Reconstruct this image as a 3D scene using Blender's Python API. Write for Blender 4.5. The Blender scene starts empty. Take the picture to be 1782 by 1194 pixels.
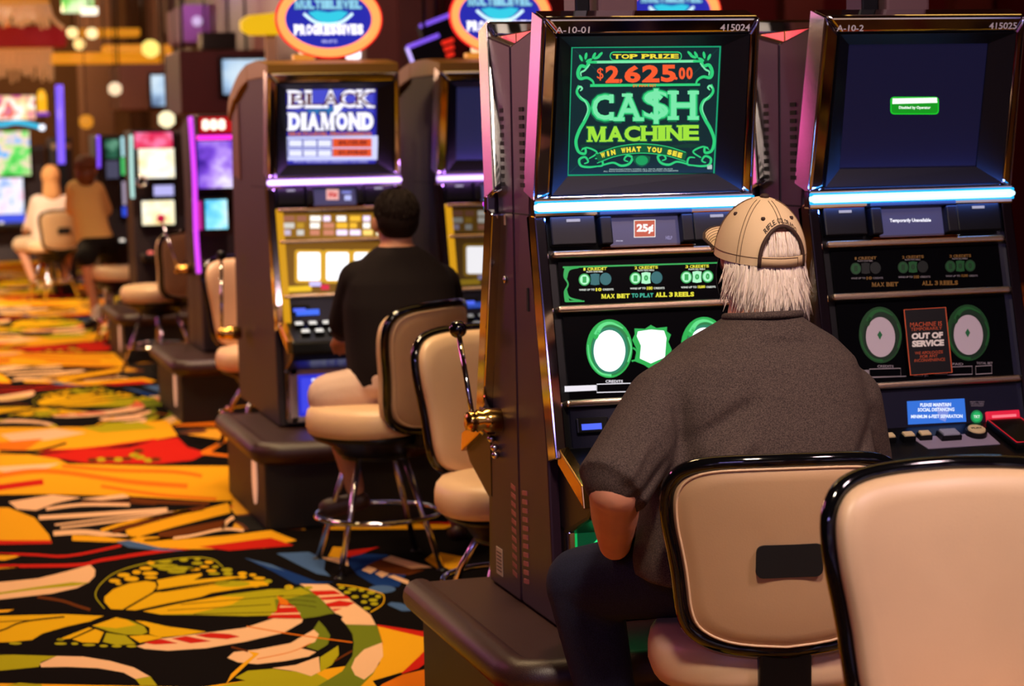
import bpy, bmesh, math, random
import numpy as np
from mathutils import Vector, Matrix, Quaternion
random.seed(7)
SC = bpy.context.scene
COL = SC.collection
R = math.radians

# ------------------------------------------------------------------ camera
FPX = 3680.0
YAW, PITCH, ROLL = R(16.1), R(5.6), R(1.2)
CAMP = Vector((0, 0, 1.6))
fw = Vector((math.sin(YAW)*math.cos(PITCH), math.cos(YAW)*math.cos(PITCH), -math.sin(PITCH)))
r0 = Vector((math.cos(YAW), -math.sin(YAW), 0)); u0 = r0.cross(fw)
rt = r0*math.cos(ROLL) - u0*math.sin(ROLL); up = r0*math.sin(ROLL) + u0*math.cos(ROLL)
cd = bpy.data.cameras.new('camera'); cam = bpy.data.objects.new('camera', cd); COL.objects.link(cam)
cam.matrix_world = Matrix(((rt.x, up.x, -fw.x, 0), (rt.y, up.y, -fw.y, 0), (rt.z, up.z, -fw.z, 1.6), (0, 0, 0, 1)))
cd.sensor_width = 36; cd.lens = FPX/1782*36; cd.clip_end = 200
cd.dof.use_dof = True; cd.dof.focus_distance = 4.75; cd.dof.aperture_fstop = 4.0
SC.camera = cam
SC.view_settings.view_transform = 'Standard'; SC.view_settings.look = 'None'
SC.view_settings.exposure = 0.0; SC.view_settings.gamma = 1.0; SC.view_settings.use_curve_mapping = False

# ------------------------------------------------------------------ world and large lights
W = bpy.data.worlds.new('world'); SC.world = W; W.use_nodes = True
wn = W.node_tree; bgn = wn.nodes['Background']
wt = wn.nodes.new('ShaderNodeTexCoord'); wo = wn.nodes.new('ShaderNodeTexNoise'); wo.inputs['Scale'].default_value = 9; wo.inputs['Detail'].default_value = 1.5
wr = wn.nodes.new('ShaderNodeValToRGB')  # colour spots added for the chrome to reflect, in place of unseen lights
for k, (p, c) in enumerate(((0, (.02, .012, .015)), (.40, (.03, .015, .02)), (.46, (.30, .06, .22)), (.50, (.05, .03, .05)), (.56, (.10, .10, .5)), (.62, (.9, .8, .9)), (.70, (.7, .35, .08)))):
    e = wr.color_ramp.elements[k] if k < 2 else wr.color_ramp.elements.new(p)
    e.position = p; e.color = (*c, 1)
wn.links.new(wt.outputs['Generated'], wo.inputs['Vector']); wn.links.new(wo.outputs[0], wr.inputs[0]); wn.links.new(wr.outputs[0], bgn.inputs[0])
bgn.inputs[1].default_value = .75

def area(name, loc, target, size, col, power, size_y=None):
    l = bpy.data.lights.new(name, 'AREA'); l.energy = power; l.color = col; l.size = size
    if size_y: l.shape = 'RECTANGLE'; l.size_y = size_y
    o = bpy.data.objects.new(name, l); COL.objects.link(o); o.location = loc
    d = Vector(target) - Vector(loc); o.rotation_euler = d.to_track_quat('-Z', 'Y').to_euler()
    return o
for i, (x, y, e) in enumerate([(.9, 6.3, 22), (.8, 8.4, 23), (.6, 11.0, 38), (.3, 15, 70), (.3, 19.5, 95), (-.4, 25, 95)]):
    l = area('overhead_light_warm', (x, y, 3.9), (x+.15, y, 0), .5, (1, .70, .36), e); l.data.spread = R(95)
l = area('ceiling_lamp_chair', (.9, 2.0, 3.9), (1.8, 4.1, .9), .4, (1, .80, .60), 17); l.data.spread = R(70)
l = area('ceiling_lamp_rose', (3.2, 1.6, 3.9), (1.95, 3.6, .9), .5, (1, .70, .74), 16); l.data.spread = R(80)
l = area('overhead_light_aisle', (1.3, 6.7, 3.9), (1.75, 7.3, 0), .4, (1, .76, .5), 12); l.data.spread = R(85)
l = area('overhead_light_warm', (-.2, 19.6, 3.7), (.5, 22.3, 1.0), .5, (1, .84, .6), 60); l.data.spread = R(70)  # light added to brighten the people at the far left
area('glint_light_amber', (2.6, 6.6, 4.3), (2.6, 6.6, 0), 4.5, (1, .55, .12), 18, .8)  # amber light added overhead for the gold glint on the frame tops
area('overhead_light_aisle', (1.3, 13.1, 3.7), (1.85, 14.6, .7), .4, (1, .66, .52), 40)  # light added to brighten the chair between third and fourth banks
l = area('overhead_light_aisle', (1.9, 10.9, 3.9), (1.9, 11.0, 0), .4, (1, .6, .5), 26); l.data.spread = R(85)
for x, y, z, e, c in ((8.2, 16, 3.5, 90, (1, .25, .2)), (-1.6, 24, 3.3, 120, (1, .62, .3)), (2.6, 21.5, 2.9, 80, (1, .5, .32)), (1.2, 30, 3.4, 220, (1, .66, .36)), (-2.6, 31, 2.8, 160, (1, .6, .35)), (3.1, 24.2, 3.5, 30, (.8, .45, 1)), (2.6, 16.8, 3.3, 25, (1, .5, .35)), (4.6, 15.0, 3.0, 40, (1, .35, .3))):
    pl = bpy.data.lights.new('added_hall_light', 'POINT'); pl.energy = e; pl.color = c; pl.shadow_soft_size = .12  # point lights added to brighten the dim far hall and back wall
    po = bpy.data.objects.new('added_hall_light', pl); COL.objects.link(po); po.location = (x, y, z)
area('added_light_magenta', (-3.6, 19, 2.0), (1.5, 5.2, 1.6), 2.2, (1, .12, .45), 34, 1.3)  # added light in place of unseen lit screens, gives the trim its pink
area('added_light_pale', (-3.0, 14.2, 2.4), (1.5, 5.2, 1.6), .5, (.9, .75, 1), 9, .9)  # added pale violet light for the side trim to reflect, no wall fitting
area('reflection_light_magenta', (-3.4, 9.0, 3.9), (1.4, 5, 1.6), 2.6, (1, .22, .5), 40, .5)  # magenta light added up high for the chrome to reflect
area('reflection_light_violet', (-2.5, -2.5, 3.8), (1.8, 5, 1.5), 2.0, (.45, .35, 1), 40, .5)  # violet light added behind the camera for chrome reflections

# ------------------------------------------------------------------ pixel helpers (photo pixel -> point on a real plane)
def ray(px, py): return fw + rt*((px-891)/FPX) - up*((py-597)/FPX)
def aty(px, py, Y): d = ray(px, py); return CAMP + d*((Y-CAMP.y)/d.y)
def atz(px, py, z): d = ray(px, py); return CAMP + d*((z-CAMP.z)/d.z)
def atx(px, py, X): d = ray(px, py); return CAMP + d*((X-CAMP.x)/d.x)

# ------------------------------------------------------------------ materials
def lin(c):
    if isinstance(c, str):
        c = tuple(int(c[i:i+2], 16) for i in (1, 3, 5))
    c = [v/255. for v in c]
    return tuple(v/12.92 if v <= .04045 else ((v+.055)/1.055)**2.4 for v in c)
MATS = {}
def mat(name, col, rough=.5, metal=0, bump=0, bscale=200, coat=0, spec=.5, var=0, vscale=3, emit=None, es=1, sheen=0):
    if name in MATS: return MATS[name]
    m = bpy.data.materials.new(name); m.use_nodes = True; nt = m.node_tree; N = nt.nodes; b = N['Principled BSDF']
    c = lin(col)
    b.inputs['Base Color'].default_value = (*c, 1); b.inputs['Roughness'].default_value = rough
    b.inputs['Metallic'].default_value = metal; b.inputs['Coat Weight'].default_value = coat
    b.inputs['Coat Roughness'].default_value = .05
    b.inputs['Specular IOR Level'].default_value = spec
    if sheen: b.inputs['Sheen Weight'].default_value = sheen
    tc = N.new('ShaderNodeTexCoord')
    if var:
        n = N.new('ShaderNodeTexNoise'); n.inputs['Scale'].default_value = vscale; n.inputs['Detail'].default_value = 3
        mx = N.new('ShaderNodeMix'); mx.data_type = 'RGBA'
        mx.inputs[6].default_value = (*[v*(1-var) for v in c], 1); mx.inputs[7].default_value = (*[min(1, v*(1+var)) for v in c], 1)
        nt.links.new(tc.outputs['Object'], n.inputs['Vector']); nt.links.new(n.outputs[0], mx.inputs[0]); nt.links.new(mx.outputs[2], b.inputs['Base Color'])
    if bump:
        n = N.new('ShaderNodeTexNoise'); n.inputs['Scale'].default_value = bscale; n.inputs['Detail'].default_value = 2
        bp = N.new('ShaderNodeBump'); bp.inputs['Strength'].default_value = bump; bp.inputs['Distance'].default_value = .002
        nt.links.new(tc.outputs['Object'], n.inputs['Vector']); nt.links.new(n.outputs[0], bp.inputs['Height']); nt.links.new(bp.outputs[0], b.inputs['Normal'])
    if emit:
        b.inputs['Emission Color'].default_value = (*lin(emit), 1); b.inputs['Emission Strength'].default_value = es
    MATS[name] = m; return m
def em(col, s=1.0):
    k = 'glow_%s_%.2f' % (col, s)
    if k in MATS: return MATS[k]
    return mat(k, '#050505', .35, emit=col, es=s)
def flat(col, rough=.55):
    return mat('paint_%s_%.2f' % (col, rough), col, rough)

PURPLE = mat('powder_coat_purple', (40, 15, 34), .42, bump=.12, bscale=500, var=.1, vscale=30)
CHROME = mat('chrome', (225, 222, 228), .07, 1)
BRUSH = mat('brushed_steel', (205, 195, 200), .24, 1, bump=.05, bscale=300)
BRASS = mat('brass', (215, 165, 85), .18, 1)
BLACK = mat('black_plastic', (8, 8, 10), .35, spec=.3)
NAVY = mat('dark_bezel', (13, 12, 22), .45, spec=.3)
GLOSS = mat('black_gloss', (8, 8, 10), .08, coat=.6)
GLASSB = mat('black_glass', (5, 5, 8), .2, spec=.12)
HOLE = mat('vent_dark', (3, 2, 3), .7)
VINYL = mat('cream_vinyl', (216, 180, 142), .42, bump=.10, bscale=260, var=.04, vscale=9)
VINYLT = mat('tan_vinyl', (190, 152, 112), .45, bump=.10, bscale=260, var=.05, vscale=9)
LEATHER = mat('plinth_leather', (50, 25, 21), .42, bump=.25, bscale=350, var=.15, vscale=20)
PLINTH = mat('plinth_laminate', (9, 6, 6), .55)

# ------------------------------------------------------------------ mesh builder
class MB:
    def __init__(s): s.bm = bmesh.new(); s.mats = []
    def mi(s, m):
        if m not in s.mats: s.mats.append(m)
        return s.mats.index(m)
    def face(s, pts, m):
        vs = [s.bm.verts.new(p) for p in pts]
        try: f = s.bm.faces.new(vs)
        except ValueError: return None
        f.material_index = s.mi(m); return f
    def box(s, x0, x1, y0, y1, z0, z1, m):
        i = s.mi(m); v = [s.bm.verts.new((x, y, z)) for z in (z0, z1) for y in (y0, y1) for x in (x0, x1)]
        for q in ((0, 2, 3, 1), (4, 5, 7, 6), (0, 1, 5, 4), (2, 6, 7, 3), (0, 4, 6, 2), (1, 3, 7, 5)):
            f = s.bm.faces.new([v[k] for k in q]); f.material_index = i
        return s
    def slab(s, A, B, m):
        """closed solid between two matching polygons A and B (lists of points)"""
        i = s.mi(m); a = [s.bm.verts.new(p) for p in A]; b = [s.bm.verts.new(p) for p in B]; n = len(a)
        fs = [s.bm.faces.new(a[::-1]), s.bm.faces.new(b)]
        for k in range(n): fs.append(s.bm.faces.new((a[k], a[(k+1) % n], b[(k+1) % n], b[k])))
        for f in fs: f.material_index = i
        return s
    def prismx(s, poly, x0, x1, m):
        return s.slab([(x0, y, z) for y, z in poly], [(x1, y, z) for y, z in poly], m)
    def prismz(s, poly, z0, z1, m):
        return s.slab([(x, y, z0) for x, y in poly], [(x, y, z1) for x, y in poly], m)
    def prismy(s, poly, y0, y1, m):
        return s.slab([(x, y0, z) for x, z in poly], [(x, y1, z) for x, z in poly], m)
    def rings(s, rings, m, caps=True, closed=False):
        i = s.mi(m); V = [[s.bm.verts.new(p) for p in r] for r in rings]; n = len(V[0]); L = len(V)
        for a in range(L if closed else L-1):
            A = V[a]; B = V[(a+1) % L]
            for k in range(n):
                f = s.bm.faces.new((A[k], A[(k+1) % n], B[(k+1) % n], B[k])); f.material_index = i; f.smooth = True
        if caps and not closed:
            for r in (V[0][::-1], V[-1]):
                f = s.bm.faces.new(r); f.material_index = i
        return s
    def tube(s, pts, r, m, seg=10, closed=False):
        P = [Vector(p) for p in pts]; n = len(P); rr = r if isinstance(r, (list, tuple)) else [r]*n
        rings = []; prev = None
        for k in range(n):
            if closed: t = P[(k+1) % n] - P[k-1]
            else: t = P[min(k+1, n-1)] - P[max(k-1, 0)]
            if t.length < 1e-9: t = Vector((0, 0, 1))
            t.normalize()
            if prev is None:
                a = Vector((0, 0, 1)) if abs(t.z) < .9 else Vector((1, 0, 0))
                nx = t.cross(a).normalized()
            else:
                nx = (prev - t*prev.dot(t)).normalized()
            prev = nx; ny = t.cross(nx)
            rings.append([P[k] + (nx*math.cos(q) + ny*math.sin(q))*rr[k] for q in [2*math.pi*j/seg for j in range(seg)]])
        return s.rings(rings, m, True, closed)
    def lathe(s, prof, m, c=(0, 0, 0), seg=24, axis='z', sx=1, sy=1):
        c = Vector(c); rings = []
        for r, h in prof:
            ring = []
            for j in range(seg):
                q = 2*math.pi*j/seg; x, y = r*math.cos(q)*sx, r*math.sin(q)*sy
                p = {'z': (x, y, h), 'y': (x, h, -y), 'x': (h, x, y)}[axis]
                ring.append(c + Vector(p))
            rings.append(ring)
        return s.rings(rings, m)
    def ball(s, c, rad, m, seg=16, rot=None):
        rad = rad if isinstance(rad, (tuple, list)) else (rad,)*3
        c = Vector(c); rings = []
        for i in range(1, seg//2):
            th = math.pi*i/(seg//2)
            ring = []
            for j in range(seg):
                q = 2*math.pi*j/seg
                v = Vector((rad[0]*math.sin(th)*math.cos(q), rad[1]*math.sin(th)*math.sin(q), -rad[2]*math.cos(th)))
                if rot is not None: v = rot @ v
                ring.append(c+v)
            rings.append(ring)
        return s.rings(rings, m)
    def cap(s, p0, r0, p1, r1, m, seg=14):
        """tapered capsule"""
        p0 = Vector(p0); p1 = Vector(p1); d = (p1-p0); L = max(d.length, 1e-6); d = d/L
        pts, rr = [], []
        for k in range(1, 5):
            a = math.pi/2*k/5; pts.append(p0 - d*r0*math.cos(a)); rr.append(r0*math.sin(a))
        for k in range(0, 5): pts.append(p0 + d*L*k/4); rr.append(r0+(r1-r0)*k/4)
        for k in range(4, 0, -1):
            a = math.pi/2*k/5; pts.append(p1 + d*r1*math.cos(a)); rr.append(r1*math.sin(a))
        return s.tube(pts, rr, m, seg)
    def build(s, name, parent=None, smooth=False, bevel=0, origin=(0, 0, 0), seg=2, kind=None, fix=True):
        if fix: bmesh.ops.recalc_face_normals(s.bm, faces=s.bm.faces)
        if any(origin): bmesh.ops.translate(s.bm, verts=s.bm.verts, vec=-Vector(origin))
        me = bpy.data.meshes.new(name); s.bm.to_mesh(me); s.bm.free()
        for m in s.mats: me.materials.append(m)
        if smooth:
            for p in me.polygons: p.use_smooth = True
        o = bpy.data.objects.new(name, me); COL.objects.link(o)
        if parent: o.parent = parent
        elif any(origin): o.location = origin
        if bevel:
            b = o.modifiers.new('bevel', 'BEVEL'); b.width = bevel; b.segments = seg; b.limit_method = 'ANGLE'; b.angle_limit = R(40)
            b.harden_normals = False
        if kind: o['kind'] = kind
        return o
def tag(o, label, cat, group=None, kind=None):
    o['label'] = label; o['category'] = cat
    if group: o['group'] = group
    if kind: o['kind'] = kind
    return o
def empty(name, loc, rz=0, label=None, cat=None, group=None):
    o = bpy.data.objects.new(name, None); COL.objects.link(o); o.location = loc; o.rotation_euler = (0, 0, rz); o.empty_display_size = .1
    if label: tag(o, label, cat, group)
    return o
def copy_tree(o, parent=None):
    c = o.copy(); COL.objects.link(c)
    if parent: c.parent = parent
    for ch in list(o.children): copy_tree(ch, c)
    return c
def smooth_curve(pts, n=6, closed=False):
    """Catmull-Rom through points (tuples of any length)"""
    P = [np.array(p, float) for p in pts]; out = []; L = len(P)
    for i in range(L if closed else L-1):
        g = lambda k: P[k % L] if closed else P[max(0, min(L-1, k))]
        a, b, c, d = g(i-1), g(i), g(i+1), g(i+2)
        for k in range(n):
            t = k/n
            out.append(.5*((2*b)+(-a+c)*t+(2*a-5*b+4*c-d)*t*t+(-a+3*b-3*c+d)*t**3))
    if not closed: out.append(P[-1])
    return [tuple(p) for p in out]

# ------------------------------------------------------------------ lettering
_G = {}
def glyph(ch, bold):
    """2-D outline triangles of a character or string in the built-in font, scaled to the unit box"""
    k = (ch, bold)
    if k in _G: return _G[k]
    cu = bpy.data.curves.new('t', 'FONT'); cu.body = ch; cu.size = 1; cu.fill_mode = 'FRONT'; cu.offset = bold; cu.resolution_u = 3
    o = bpy.data.objects.new('t', cu); COL.objects.link(o)
    dg = bpy.context.evaluated_depsgraph_get(); e = o.evaluated_get(dg); me = e.to_mesh()
    V = [(v.co.x, v.co.y) for v in me.vertices]; Fs = [tuple(p.vertices) for p in me.polygons]
    e.to_mesh_clear(); bpy.data.objects.remove(o); bpy.data.curves.remove(cu)
    if not V: V = [(0, 0)]
    xs = [v[0] for v in V]; ys = [v[1] for v in V]
    w = max(max(xs)-min(xs), 1e-4); h = max(max(ys)-min(ys), 1e-4)
    _G[k] = ([((x-min(xs))/w, (y-min(ys))/h) for x, y in V], Fs, w, h)
    return _G[k]
SERIF = {'A': '12', 'H': '1234', 'M': '1234', 'N': '134', 'I': 'ab', 'E': '13', 'T': 'a', 'P': '13', 'R': '123', 'K': '1234', 'D': '13',
         'L': '13', 'B': '13', 'W': '34', 'Y': 'a34', 'U': '34', 'Z': '', 'C': '', 'S': '', 'O': ''}
class Art:
    """flat artwork on a plane: o origin, ex right, ey down, nn outward normal; conv maps drawing coordinates to (u,v)"""
    def __init__(s, o, ex, ey, nn, conv=None, step=.00025):
        s.o = Vector(o); s.ex = Vector(ex); s.ey = Vector(ey); s.n = Vector(nn); s.conv = conv or (lambda x, y: (x, y)); s.mb = MB(); s.step = step
    def P(s, x, y, L):
        u, v = s.conv(x, y); return s.o + s.ex*u + s.ey*v + s.n*(s.step*L)
    def poly(s, pts, m, L=1): s.mb.face([s.P(x, y, L) for x, y in pts], m); return s
    def rect(s, x0, y0, x1, y1, m, L=1): return s.poly([(x0, y0), (x1, y0), (x1, y1), (x0, y1)], m, L)
    def ell(s, cx, cy, rx, ry, m, L=1, n=28, a0=0, a1=2*math.pi):
        return s.poly([(cx+rx*math.cos(a0+(a1-a0)*k/n), cy+ry*math.sin(a0+(a1-a0)*k/n)) for k in range(n)], m, L)
    def rrect(s, x0, y0, x1, y1, r, m, L=1):
        P = []
        for cx, cy, a in ((x1-r, y0+r, -90), (x1-r, y1-r, 0), (x0+r, y1-r, 90), (x0+r, y0+r, 180)):
            P += [(cx+r*math.cos(R(a+t)), cy+r*math.sin(R(a+t))) for t in (0, 30, 60, 90)]
        return s.poly(P, m, L)
    def stroke(s, pts, w, m, L=1, sm=5, closed=False):
        if sm: pts = smooth_curve(pts, sm, closed)
        n = len(pts); Lf, Rt = [], []
        for k in range(n):
            a = pts[(k-1) % n] if closed else pts[max(k-1, 0)]; b = pts[(k+1) % n] if closed else pts[min(k+1, n-1)]
            dx, dy = b[0]-a[0], b[1]-a[1]; l = math.hypot(dx, dy) or 1; ww = w if not callable(w) else w(k/(n-1))
            Lf.append((pts[k][0]-dy/l*ww/2, pts[k][1]+dx/l*ww/2)); Rt.append((pts[k][0]+dy/l*ww/2, pts[k][1]-dx/l*ww/2))
        for k in range(n if closed else n-1):
            j = (k+1) % n; s.poly([Lf[k], Lf[j], Rt[j], Rt[k]], m, L)
        return s
    def glyphs(s, ch, x0, y0, x1, y1, m, L, bold=.0, skew=0, rot=0):
        V, Fs, w, h = glyph(ch, bold); cx, cy = (x0+x1)/2, (y0+y1)/2
        Q = []
        for a, b in V:
            x = x0+a*(x1-x0)+skew*(b-.5)*(y1-y0); y = y1-b*(y1-y0)
            if rot: dx, dy = x-cx, y-cy; x, y = cx+dx*math.cos(rot)-dy*math.sin(rot), cy+dx*math.sin(rot)+dy*math.cos(rot)
            Q.append(s.P(x, y, L))
        vs = [s.mb.bm.verts.new(p) for p in Q]; mi = s.mb.mi(m)
        for f in Fs:
            try: fc = s.mb.bm.faces.new([vs[k] for k in f]); fc.material_index = mi
            except ValueError: pass
        return s
    def text(s, t, x0, y0, x1, y1, m, L=2, bold=.02, dy=0):
        """whole string squeezed into the box (dy: baseline drop across the box)"""
        V, Fs, w, h = glyph(t, bold); vs = [s.mb.bm.verts.new(s.P(x0+a*(x1-x0), y1-b*(y1-y0)+dy*a, L)) for a, b in V]; mi = s.mb.mi(m)
        for f in Fs:
            try: fc = s.mb.bm.faces.new([vs[k] for k in f]); fc.material_index = mi
            except ValueError: pass
        return s
    def slab(s, t, x0, y0, x1, y1, m, L=2, bold=.05, dy=0, gap=.06, edge=None, ew=0):
        """heavy slab-serif lettering, letter by letter"""
        ws = [{'I': .45, 'M': 1.25, 'W': 1.25, ' ': .4, ',': .25, '.': .25, '1': .6}.get(c, 1.) for c in t]
        tot = sum(ws)+gap*(len(t)-1); k = (x1-x0)/tot; x = x0
        for c, w in zip(t, ws):
            a, b = x, x+w*k; f = ((a+b)/2-x0)/(x1-x0); d = dy*f; T, B = y0+d, y1+d; H = B-T
            if c != ' ':
                if c in ',.': T = B-H*.16; B = B+(H*.08 if c == ',' else 0)
                if c == 'M':
                    for e_, mm, LL in (((ew, edge, L-1),) if edge else ()) + ((0, m, L),):
                        X = lambda f: a+(b-a)*f; Y = lambda f: B-(B-T)*f
                        s.rect(X(.08)-e_, T-e_, X(.22)+e_, B+e_, mm, LL); s.rect(X(.70)-e_, T-e_, X(.94)+e_, B+e_, mm, LL)
                        s.poly([(X(.06)-e_, T-e_), (X(.36)+e_, T-e_), (X(.55)+e_*.5, Y(.30)), (X(.50), B+e_), (X(.42), B+e_)], mm, LL+.05); s.poly([(X(.74), T-e_), (X(.84), T-e_), (X(.52), B+e_), (X(.44), B+e_)], mm, LL+.1)
                        for f0, f1 in ((.0, .30), (.64, 1.0)): s.rect(X(f0)-e_, B-H*.11-e_, X(f1)+e_, B+e_, mm, LL+.15)
                        s.rect(X(0)-e_, T-e_, X(.1), T+H*.11+e_, mm, LL+.15); s.rect(X(.9), T-e_, X(1)+e_, T+H*.11+e_, mm, LL+.15)
                    x = b+gap*k; continue
                if edge: s.glyphs(c, a-ew, T-ew, b+ew, B+ew, edge, L-1, bold+.02 if c not in 'MW' else .02)
                s.glyphs(c, a, T, b, B, m, L, bold if c not in 'MW' else min(bold, .012))
                sw, sh = (b-a)*(.42 if c not in 'MW' else .34), H*.11
                for q in SERIF.get(c, ''):
                    X = {'1': a+sw*.32, '3': a+sw*.32, '2': b-sw*.32, '4': b-sw*.32}.get(q, (a+b)/2)
                    ww = sw if q in '1234' else (b-a)*1.15
                    Y0 = T if q in '34a' else B-sh
                    s.rect(X-ww/2, Y0, X+ww/2, Y0+sh, m, L+.3)
                    if edge: s.rect(X-ww/2-ew, Y0-ew, X+ww/2+ew, Y0+sh+ew, edge, L-1)
            x = b+gap*k
        return s
    def build(s, name, parent): return s.mb.build(name, parent, fix=False)
# ------------------------------------------------------------------ slot machine cabinets
WM = .575
UP = ((0, 1.887), (.13, 1.41)); LO = ((.135, 1.40), (-.005, .83))
class Plane:
    def __init__(s, AB):
        (ya, za), (yb, zb) = AB
        s.o = Vector((0, ya, za)); s.ey = Vector((0, yb-ya, zb-za)); s.len = s.ey.length; s.ey.normalize(); s.n = Vector((0, s.ey.z, -s.ey.y))
    def at(s, u, v, d=0): return s.o + Vector((u, 0, 0)) + s.ey*v + s.n*d
    def uv(s, px, py, x0, y0):
        o = s.o + Vector((x0, y0, 0)); d = ray(px, py); t = (o-CAMP).dot(s.n)/d.dot(s.n); q = CAMP + d*t - o
        return q.x, q.dot(s.ey)
    def art(s, d, conv=None): return Art(s.at(0, 0, d), (1, 0, 0), s.ey, s.n, conv)
    def conv(s, x0, y0, ox=0, oy=0, sc=1):
        return lambda x, y: s.uv(ox+x/sc, oy+y/sc, x0, y0)
PU, PL = Plane(UP), Plane(LO)

def slabq(mb, pl, uv4, d0, d1, m):
    mb.slab([pl.at(u, v, d0) for u, v in uv4], [pl.at(u, v, d1) for u, v in uv4], m); return mb
def rect4(u0, v0, u1, v1): return [(u0, v0), (u1, v0), (u1, v1), (u0, v1)]

def handle_parts(root, hub, ball, hubmat=BRASS, ballm=GLOSS, s=1):
    """side pull handle: world points; hub axis along x"""
    inv = (Matrix.Translation(root.location) @ Matrix.Rotation(root.rotation_euler.z, 4, 'Z')).inverted()
    hub = Vector(hub); ball = Vector(ball)
    a = MB(); prof = [(.004, .075), (.024*s, .075), (.030*s, .055), (.026*s, .05), (.031*s, .045), (.026*s, .03), (.033*s, .022), (.033*s, -.02), (.028*s, -.024), (.028*s, -.036), (.012, -.038)]
    a.lathe([(r, -h+.02) for r, h in prof][::-1], hubmat, hub, 20, 'x')
    h = a.build('handle_hub', root, True); h.matrix_parent_inverse = inv
    b = MB(); b.tube([hub + Vector((-.035, 0, .0)), hub*.5+ball*.5+Vector((-.017, 0, 0)), ball], .0075*s, CHROME, 10)
    l = b.build('pull_handle', root, True); l.matrix_parent_inverse = inv
    c = MB(); c.ball(ball, .025*s, ballm, 16); k = c.build('handle_ball', l, True)
    k['label'] = 'round knob on the end of the pull handle'

def slot_machine(loc, rz, label, group, style='green', depth=.307, lit=True, barcol='#dff6ff', roof=None, bodymat=None):
    root = empty('slot_machine', loc, rz, label, 'slot machine', group); bodymat = bodymat or PURPLE
    P = {'root': root}
    # cabinet body
    m = MB(); q = [(.085, 1.868), (.165, 1.42), (.165, 1.395), (.12, 1.13), (.05, .80), (.022, .49), (.0, .367), (depth-.006, .367), (depth, .39)]
    q += roof or [(depth, 1.833)]
    m.prismx(q, .004, WM-.002, bodymat)
    body = P['body'] = m.build('cabinet', root, bevel=.006)
    m = MB(); m.box(.02, WM-.02, .10, depth-.002, 1.80, 1.866 if not roof else 1.88, BRASS); m.build('gold_light_plate', body, bevel=.003)  # added plate, its brass colour stands in for gold light in the notch
    for x in (.0035, WM-.0025):
        m = MB(); m.box(x-.001, x+.002, .17, depth-.004, 1.396, 1.400, HOLE); m.build('door_seam', body)
    if not roof:
        for x in (.003, WM-.003):
            m = MB()
            for k in range(10):
                z = 1.672-k*.0215
                m.slab([(x-.0015, .20, z), (x-.0015, .235, z), (x-.0015, .235, z-.011), (x-.0015, .20, z-.011)], [(x+.0015, .20, z), (x+.0015, .235, z), (x+.0015, .235, z-.011), (x+.0015, .20, z-.011)], HOLE)
            m.build('vent_grille', body)
        vm = mat('vent_louvre_rose', (160, 84, 84), .5)
        for x in (.003, WM-.003):
            m = MB()
            for k in range(11):
                z = .675-k*.0235
                m.slab([(x-.002, .235, z), (x-.002, .275, z-.004), (x-.002, .275, z-.016), (x-.002, .235, z-.012)], [(x+.002, .235, z), (x+.002, .275, z-.004), (x+.002, .275, z-.016), (x+.002, .235, z-.012)], vm)
            m.build('vent_grille', body)
        m = MB(); m.box(.001, .006, .185, .197, 1.15, 1.21, HOLE); m.build('key_slot', body)
        m = MB(); m.lathe([(.002, -.006), (.008, -.006), (.010, 0), (.010, .004)], CHROME, (WM+.001, .225, 1.22), 14, 'x'); m.build('door_lock', body, True)
        m = MB(); m.box(WM-.003, WM-.001, .22, .235, 1.365, 1.392, flat('#cdb79a')); m.build('inspection_sticker', body)
        m = MB(); sm = flat('#b89f8c'); dk = flat('#3a2420')
        m.box(WM-.003, WM-.0005, .285-.21, .345-.21, .40, .475, sm)
        for k in range(6): m.box(WM-.0005, WM-.0002, .082, .128, .41+k*.01, .414+k*.01, dk)
        m.build('barcode_sticker', body)
    # top box frame
    m = MB(); H = .475; o = [(.0, 0), (.572, 0), (.598, H), (.004, H)]; i = [(.044, .047), (.548, .045), (.566, .4555), (.049, .4555)]
    for k in range(4):
        slabq(m, PU, [o[k], o[(k+1) % 4], i[(k+1) % 4], i[k]], 0, -.085, CHROME)
    fr = P['frame'] = m.build('top_box_frame', root, bevel=.015, seg=4)
    m = MB(); m.slab([PU.at(-.002, .006, -.004), PU.at(.003, H-.006, -.004), PU.at(.003, H-.006, -.09), PU.at(-.002, .006, -.09)],
                     [PU.at(.001, .006, -.004), PU.at(.006, H-.006, -.004), PU.at(.006, H-.006, -.09), PU.at(.001, .006, -.09)], BRUSH)
    m.build('side_trim', fr); m = MB()
    m.slab([PU.at(.571, .006, -.004), PU.at(.596, H-.006, -.004), PU.at(.596, H-.006, -.09), PU.at(.571, .006, -.09)],
           [PU.at(.574, .006, -.004), PU.at(.600, H-.006, -.004), PU.at(.600, H-.006, -.09), PU.at(.574, .006, -.09)], BRUSH)
    m.build('side_trim', fr)
    # bezel and screen
    s4 = [(.086, .081), (.487, .081), (.500, .418), (.098, .4145)]
    m = MB(); bi = [(.045, .048), (.547, .046), (.565, .4545), (.05, .4545)]
    for k in range(4):
        a, b = bi[k], bi[(k+1) % 4]; c, d = s4[(k+1) % 4], s4[k]
        m.slab([PU.at(*a, .004), PU.at(*b, .004), PU.at(*c, -.026), PU.at(*d, -.026)], [PU.at(*a, -.04), PU.at(*b, -.04), PU.at(*c, -.04), PU.at(*d, -.04)], NAVY)
    P['bezel'] = m.build('screen_bezel', root)
    m = MB(); slabq(m, PU, s4, -.030, -.038, mat('screen_off', (14, 13, 30), .25, emit='#12122c', es=.9)); P['screen'] = m.build('screen', root)
    # light bar
    m = MB(); m.tube([(.0, .108, 1.418), (.01, .106, 1.418), (.585, .106, 1.418), (.598, .108, 1.418)], [.006, .0115, .0115, .006], em(barcol, 2.2) if lit else em(barcol, 1.6), 12)
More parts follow.
